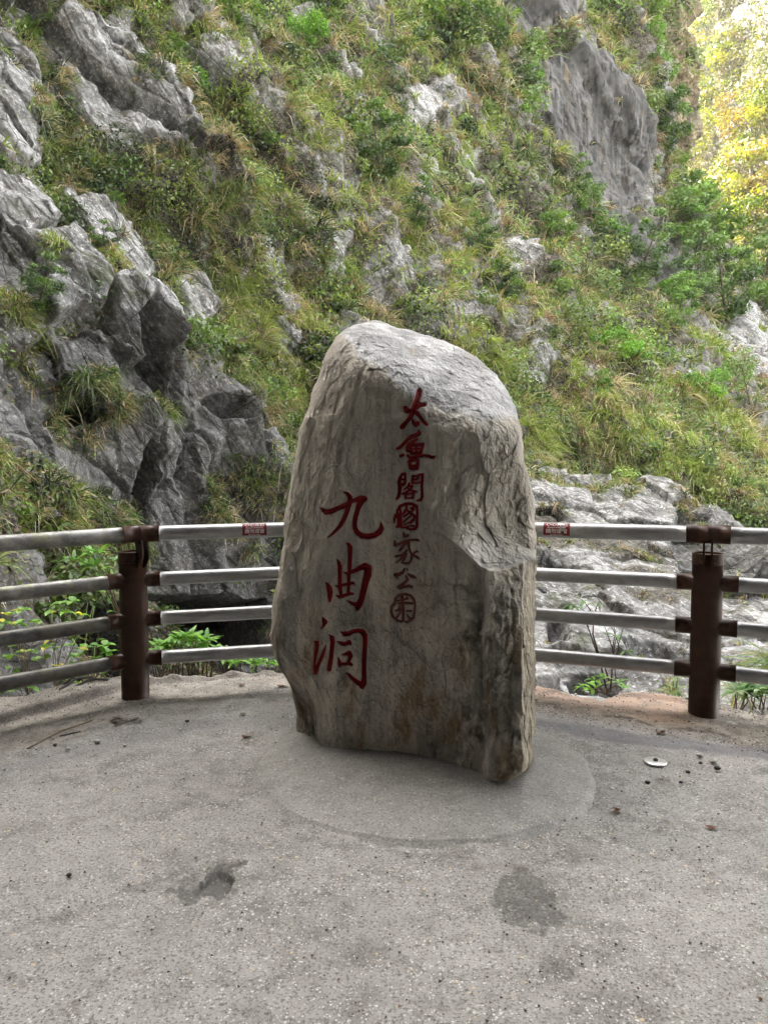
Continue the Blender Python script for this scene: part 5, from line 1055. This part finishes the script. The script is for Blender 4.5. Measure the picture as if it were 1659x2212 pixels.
# ------------------------------------------------------------------ sunlit slope beyond the ridge, with its trees
def slope_mesh(name, ctrl, x0, x1, y0, y1, nu, nv, amp, freq, seed, rockfn, label):
    f = rbf_fit([(x, y, math.log(d)) for x, y, d in ctrl]); Yg, Xg = np.meshgrid(np.linspace(y0, y1, nv), np.linspace(x0, x1, nu), indexing='ij')
    D = np.exp(f(Xg, Yg)); P = at(Xg, Yg, D); N = grid_normals(P); N *= np.sign((N * (np.array([0, 0, CAMZ]) - P)).sum(2, keepdims=True)); p = P.reshape(-1, 3).astype(np.float32)
    fa_, _ = facets(p * freq, seed, 1.3); d = fbm(p * freq * .6, 5, seed + 1) * amp + fa_ * amp * .4; P = P + N * d.reshape(Xg.shape)[..., None]
    rk, oc = rockfn(Xg.ravel(), Yg.ravel(), p)
    me = mesh_np(name, P.reshape(-1, 3), grid_faces(nv, nu), MAT['cliff'], dict(rock=np.maximum(rk, .8), ochre=oc * .15, tone=np.zeros(len(p)), wall=np.zeros(len(p))), True)
    tag(link('hills', me), label, None, None, 'structure'); N = grid_normals(P); N *= np.sign((N * (np.array([0, 0, CAMZ]) - P)).sum(2, keepdims=True)); return Xg, Yg, P, N, f
BX_, BY_, BP, BN, fB = slope_mesh('sunlit_slope', [(1380,1000,105),(1380,600,135),(1380,200,152),(1380,-400,165),(1600,1000,60),(1600,700,80),(1600,400,94),(1600,100,108),(1600,-400,125),(1800,1000,46),(1800,600,60),(1800,200,76),(1800,-400,92),(2300,1000,32),(2300,300,46),(2300,-400,60)],
    1330, 2400, -500, 1100, 260, 260, 1.4, .25, 801, lambda x, y, p: (smooth(.1, .4, fbm(p * .15, 3, 805)) * .5, smooth(.0, .3, fbm(p * .2, 3, 806)) * .6), 'sunlit wooded slope beyond the ridge at the right')
CX_, CY_, CP, CN, fC = slope_mesh('far_cliff', [(1380,900,220),(1380,200,240),(1380,-500,255),(1700,900,160),(1700,300,180),(1700,-500,205),(2600,900,110),(2600,-500,140)],
    1250, 2700, -800, 1000, 200, 200, 5.0, .07, 821, lambda x, y, p: (smooth(-.15, .25, fbm(p * .06, 4, 825)), smooth(.0, .4, fbm(p * .05, 3, 826)) * .7), 'distant hazy cliff high up the gorge')
# scrub on both
def slope_scrub(name, P, N, mask, n, s, h, cols, label, mat):
    w = np.clip(mask.ravel(), 0, None); c = np.cumsum(w); idx = np.searchsorted(c, rng.random(n) * c[-1]); p = P.reshape(-1, 3)[idx]; nn = N.reshape(-1, 3)[idx]; cn = fbm(p.astype(np.float32) * .3, 3, 830)
    col = np.array(cols)[np.clip((cn * 2.5 + rng.normal(0, .8, n) + 1.5).astype(int), 0, len(cols) - 1)] * rng.uniform(.6, 1.3, (n, 1)); b = Bag()
    leaf_quads(p + nn * (rng.random((n, 1)) * np.clip(h * (.4 + cn[:, None] * 1.5), .05, h)) + rng.normal(0, s, (n, 3)), rng.uniform(.5, 1.4, n) * s, unit(nn + rng.normal(0, .7, (n, 3))), col, b)
    tag(link(name, b.mesh(name, mat)), label, None, None, 'stuff')
vis = lambda X, Y: ((X > 1400) & (X < 1760) & (Y > -120) & (Y < 780)) * 1.0
slope_scrub('slope_scrub', BP, BN, vis(BX_, BY_) * smooth(-.3, .2, fbm(BP.reshape(-1, 3).astype(np.float32) * .4, 3, 835)).reshape(BX_.shape), 60000, .30, 2.2, [(.035, .052, .008), (.06, .072, .010), (.08, .08, .014), (.085, .078, .022), (.05, .06, .010)], 'scrub and dry grass on the sunlit slope', MAT['farleaf'])
slope_scrub('far_scrub', CP, CN, vis(CX_, CY_) * smooth(-.2, .15, fbm(CP.reshape(-1, 3).astype(np.float32) * .1, 3, 836)).reshape(CX_.shape), 30000, .55, 3.5, [(.03, .042, .018), (.048, .054, .026), (.06, .056, .03)], 'trees and scrub on the distant hazy cliff', MAT['farleaf'])

def tree_meshes(seed, H, spread, nclump, leaves, ls, cols, mat, trunk_r, bushy=False, dense=1.0):
    """a tree at the origin: trunk mesh (with limbs) and crown mesh"""
    r_ = np.random.default_rng(seed); tb, cb_ = Bag(), Bag()
    h0 = H * (.08 if bushy else .30); lean = r_.normal(0, .08, 2) * H
    trunk = [(0, 0, -.3 * H * .1), (lean[0] * .3, lean[1] * .3, H * .3), (lean[0] * .7, lean[1] * .7, H * .6), (lean[0], lean[1], H * .88)]
    tb.tube(trunk, [trunk_r, trunk_r * .75, trunk_r * .5, trunk_r * .15], 7)
    T = np.array(trunk)
    for k in range(nclump):
        z = r_.uniform(h0, H); wv = math.sin(math.pi * min(1, max(.12, (z - h0 * .6) / (H * 1.05 - h0 * .6)))) ** .7; a = r_.uniform(0, 6.283); rad_c = spread * wv * r_.uniform(.35, 1.0)
        tz = (z - r_.uniform(.05, .25) * H); b0 = np.array([np.interp(tz, T[:, 2], T[:, 0]), np.interp(tz, T[:, 2], T[:, 1]), max(tz, .02 * H)])
        c = np.array([math.cos(a) * rad_c + lean[0] * z / H, math.sin(a) * rad_c + lean[1] * z / H, z])
        tb.tube([tuple(b0), tuple((b0 + c) / 2 + [0, 0, -.03 * H]), tuple(c)], [trunk_r * .28, trunk_r * .18, trunk_r * .05], 5)
        n = int(leaves / nclump * r_.uniform(.6, 1.4)); cr = spread * r_.uniform(.22, .42); q = r_.normal(0, 1, (n, 3)); q = unit(q) * (r_.random((n, 1)) ** .45) * cr * np.array([1, 1, .55])
        col = np.array(cols[r_.integers(0, len(cols))]) * r_.uniform(.75, 1.25) * r_.uniform(.7, 1.3, (n, 1))
        leaf_quads(c + q, ls * r_.uniform(.6, 1.4, n), unit(q / cr * .6 + r_.normal(0, .6, (n, 3)) + [0, 0, .6]), col, cb_)
    return tb.mesh('trunk', MAT['bark'], True), cb_.mesh('crown', mat)
def place_tree(name, label, cat, group, meshes, loc, scale=1.0, rotz=0.0, tilt=(0, 0)):
    root = thing(name, label, cat, tuple(float(v) for v in loc), group); root.scale = (scale,) * 3; root.rotation_euler = (tilt[0], tilt[1], rotz)
    link('trunk', meshes[0], root); link('crown', meshes[1], root); return root
# yellow-green sunlit trees: three grown kinds, copied
YELLOW = [(.078, .098, .006), (.098, .112, .008), (.052, .080, .006), (.105, .105, .010)]; ORANGE = [(.11, .085, .016), (.10, .09, .016), (.088, .064, .014)]; PALE = [(.064, .074, .022), (.074, .077, .028), (.05, .064, .018)]
kinds = [('sunlit tree with a bright yellow-green crown', tree_meshes(901, 7, 2.6, 34, 3000, .17, YELLOW, MAT['farleaf'], .14)), ('sunlit tree with a broad lemon-yellow crown', tree_meshes(902, 6, 3.2, 34, 3000, .17, YELLOW[:2] + [(.17, .15, .04)], MAT['farleaf'], .14)),
         ('sunlit tree with an orange-tinged crown', tree_meshes(903, 6.5, 2.6, 26, 1900, .17, ORANGE, MAT['farleaf'], .13)), ('sunlit tree with a thin pale crown', tree_meshes(904, 7.5, 2.8, 24, 1500, .16, PALE, MAT['farleaf'], .13))]
far_spots = [(1500,215,1,1.1,'at the top beside the ochre rock'),(1545,110,0,1.0,'uppermost, below the far cliff'),(1560,270,0,1.25,'tall one standing above the rest'),(1515,330,1,1.2,'next to the ochre rock edge'),(1600,330,2,.9,'right of the tall yellow tree'),(1620,420,2,1.15,'midway up at the right frame edge'),(1655,400,0,1.15,'high on the right frame edge'),
  (1480,410,1,1.0,'just past the ridge shoulder'),(1535,420,1,1.15,'in the middle of the slope'),(1580,500,0,1.1,'above the dark gully'),(1640,520,1,1.2,'large one low at the right frame edge'),(1500,500,3,1.0,'behind the green ridge trees'),(1470,330,0,.9,'half hidden by the ochre rock'),(1545,560,3,1.0,'above the shrubs of the ridge'),(1600,600,0,1.05,'low, over the shaded bushes'),
  (1655,640,1,1.1,'lowest at the right frame edge'),(1620,300,3,.9,'thin one near the far cliff'),(1500,120,3,.9,'thin one at the top by the ridge'),(1680,540,2,1.1,'cut by the right frame edge'),(1520,40,0,.95,'cut by the top edge beside the ridge'),(1575,690,3,.9,'bottom one behind the bushes'),(1580,190,2,.7,'small one below the top tree'),(1648,300,1,.8,'small one high at the right frame edge')]
for k, (x, y, kd, sc, wh) in enumerate(far_spots):
    Yd = float(np.exp(fB(np.array([x]), np.array([y]))[0])); p = at(x, y, Yd - .6); lab, ms = kinds[kd]
    place_tree('sunlit_tree', lab + ', ' + wh, 'tree', 'sunlit trees beyond the ridge', ms, p, sc * 1.45, rnd(0, 6.28))
# trees and bushes on the ridge and the near slope
DG = [(.05, .10, .025), (.08, .15, .035), (.11, .20, .04)]; MG = [(.12, .23, .04), (.18, .31, .055), (.09, .17, .035)]; BG = [(.14, .30, .04), (.19, .36, .05), (.11, .24, .035)]
near_kinds = {'dark': tree_meshes(911, 3.2, 1.35, 26, 2600, .10, DG, MAT['leaf'], .07, True), 'mid': tree_meshes(912, 3.0, 1.3, 26, 2400, .10, MG, MAT['leaf'], .07, True), 'bright': tree_meshes(913, 2.6, 1.2, 24, 2400, .09, BG, MAT['leaf'], .06, True),
              'thin': tree_meshes(914, 3.6, 1.5, 26, 1000, .10, MG + [(.22, .22, .09)], MAT['leaf'], .05), 'flat': tree_meshes(915, 1.4, 1.3, 22, 2200, .075, BG, MAT['leaf'], .045)}
tid = {'dark': 'dark green', 'mid': 'mid-green', 'bright': 'bright green', 'thin': 'sparse olive', 'flat': 'flat-topped bright green'}
bush_spots = [(1350,60,'mid',.9,'at the ridge top edge'),(1380,130,'bright',.6,'on the ridge above the grey wall'),(1395,200,'bright',.7,'right of the grey wall corner'),(1388,265,'dark',.65,'beside the middle of the grey wall'),(1405,320,'dark',.7,'right of the grey wall foot'),(1425,390,'dark',1.1,'on the ridge shoulder'),(1450,470,'mid',.9,'below the ridge shoulder'),
 (1480,510,'bright',.9,'where ridge meets sunlit slope'),(1430,545,'mid',.7,'above the brown rock face'),(1500,600,'dark',1.1,'in front of the sunlit slope foot'),(1560,640,'thin',1.1,'with open branches by the right edge'),(1620,680,'mid',1.0,'right of the open-branched one'),(1475,650,'dark',.8,'low on the ridge flank'),(1540,720,'dark',1.0,'above the dark boulder'),(1420,740,'mid',.7,'at the foot of the brown rock face'),
 (1640,610,'thin',1.0,'against the yellow trees'),(1590,560,'thin',.9,'highest against the yellow trees'),(1265,505,'mid',.6,'standing at the left foot of the grey wall'),(1190,400,'dark',.45,'overhanging the grey wall foot'),(1230,425,'dark',.45,'in the middle of the grey wall foot'),(1290,430,'dark',.4,'at the right of the grey wall foot'),(1205,545,'mid',.6,'on the slope below the grey wall'),
 (1310,545,'bright',.5,'beside the brown rock face'),(1360,610,'dark',.8,'dark clump inside the brown rock face'),(1145,215,'mid',.5,'on the ledge between the two grey wall faces'),(1110,30,'bright',.7,'near the top edge of the picture'),(1310,800,'flat',1.15,'over the dark hollow right of the stone'),(1480,905,'flat',1.0,'at the back of the grassy shelf'),(1440,690,'bright',.6,'on the slope above the grassy shelf'),
 (1260,895,'mid',.4,'at the left of the grassy shelf'),(610,175,'bright',.7,'high on the slope, pale and feathery'),(455,100,'mid',.9,'overhanging near the top left'),(385,140,'bright',.5,'light one below the overhanging bush'),(392,200,'bright',.65,'long one trailing down the rib'),(780,345,'bright',.7,'in the middle of the slope'),(800,420,'dark',.9,'over the dark hollow of the slope'),(860,530,'dark',.6,'deep in the hollow of the slope'),
 (120,225,'bright',.42,'fern-like, on the rock at the left'),(75,75,'mid',.35,'on the top-left rock'),(265,440,'mid',.25,'single cushion on the bare rib'),(560,800,'mid',.35,'beside the dark slabs'),(205,570,'dark',.35,'in the cleft between the left rocks'),(60,690,'dark',.5,'hanging over the lower left rocks'),(105,990,'mid',.22,'low on the dark left rocks'),(330,1060,'dark',.3,'inside the dark crevice'),
 (1500,1010,'mid',.35,'at the edge of the grassy shelf'),(1600,900,'thin',.6,'in the grass at the right edge'),(1150,910,'mid',.35,'just right of the stone'),(1010,590,'dark',.5,'above the stone'),(1075,690,'dark',.6,'dark hollow right of the stone top'),(700,80,'mid',.8,'near the top, left of centre'),(930,60,'mid',.9,'near the top centre'),(1010,130,'dark',.8,'right of top centre')]
for k, (x, y, kd, sc, wh) in enumerate(bush_spots):
    Yd = float(np.exp(depthA(np.array([float(x)]), np.array([float(y)]))[0])); xr = XR(y)
    if x > xr - 5: Yd = float(np.exp(depthA(np.array([xr - 10.]), np.array([float(y)]))[0])) - .5
    # rest it on the nearest modelled point of the slope
    g = (fx - x) ** 2 + (fy_ - y - 12) ** 2; i = int(np.argmin(g)); p = PA.reshape(-1, 3)[i] if g[i] < 400 else at(x, y + 12, Yd); s = sc * np.clip(Yd / 30, .45, 1.4)
    place_tree('hillside_bush', f'{tid[kd]} bush {wh}', 'bush', 'bushes on the gorge side', near_kinds[kd], p, s, rnd(0, 6.28), (R(rnd(10, 25)), R(rnd(-8, 8))))
# lower right: ground under the ridge trees carries on behind them
#%%HAZE
xmin, xmax, ymin, ymax, zmin, zmax = -70, 260, -12, 330, -16, 190
hz = np.array([[x, y, z] for x in (xmin, xmax) for y in (ymin, ymax) for z in (zmin, zmax)], float)
me = mesh_np('haze', hz, np.array([[0, 1, 3, 2], [4, 6, 7, 5], [0, 4, 5, 1], [2, 3, 7, 6], [0, 2, 6, 4], [1, 5, 7, 3]]))
hm = bpy.data.materials.new('haze'); hm.use_nodes = True; ht = hm.node_tree; ht.nodes.clear(); ho = ht.nodes.new('ShaderNodeOutputMaterial'); pv = ht.nodes.new('ShaderNodeVolumePrincipled')
pv.inputs['Color'].default_value = (.95, .95, .90, 1); pv.inputs['Density'].default_value = .00045; pv.inputs['Anisotropy'].default_value = .1; ht.links.new(pv.outputs[0], ho.inputs['Volume']); me.materials.append(hm)
if HAZE: tag(link('haze', me), 'sunlit haze filling the gorge', None, None, 'stuff')
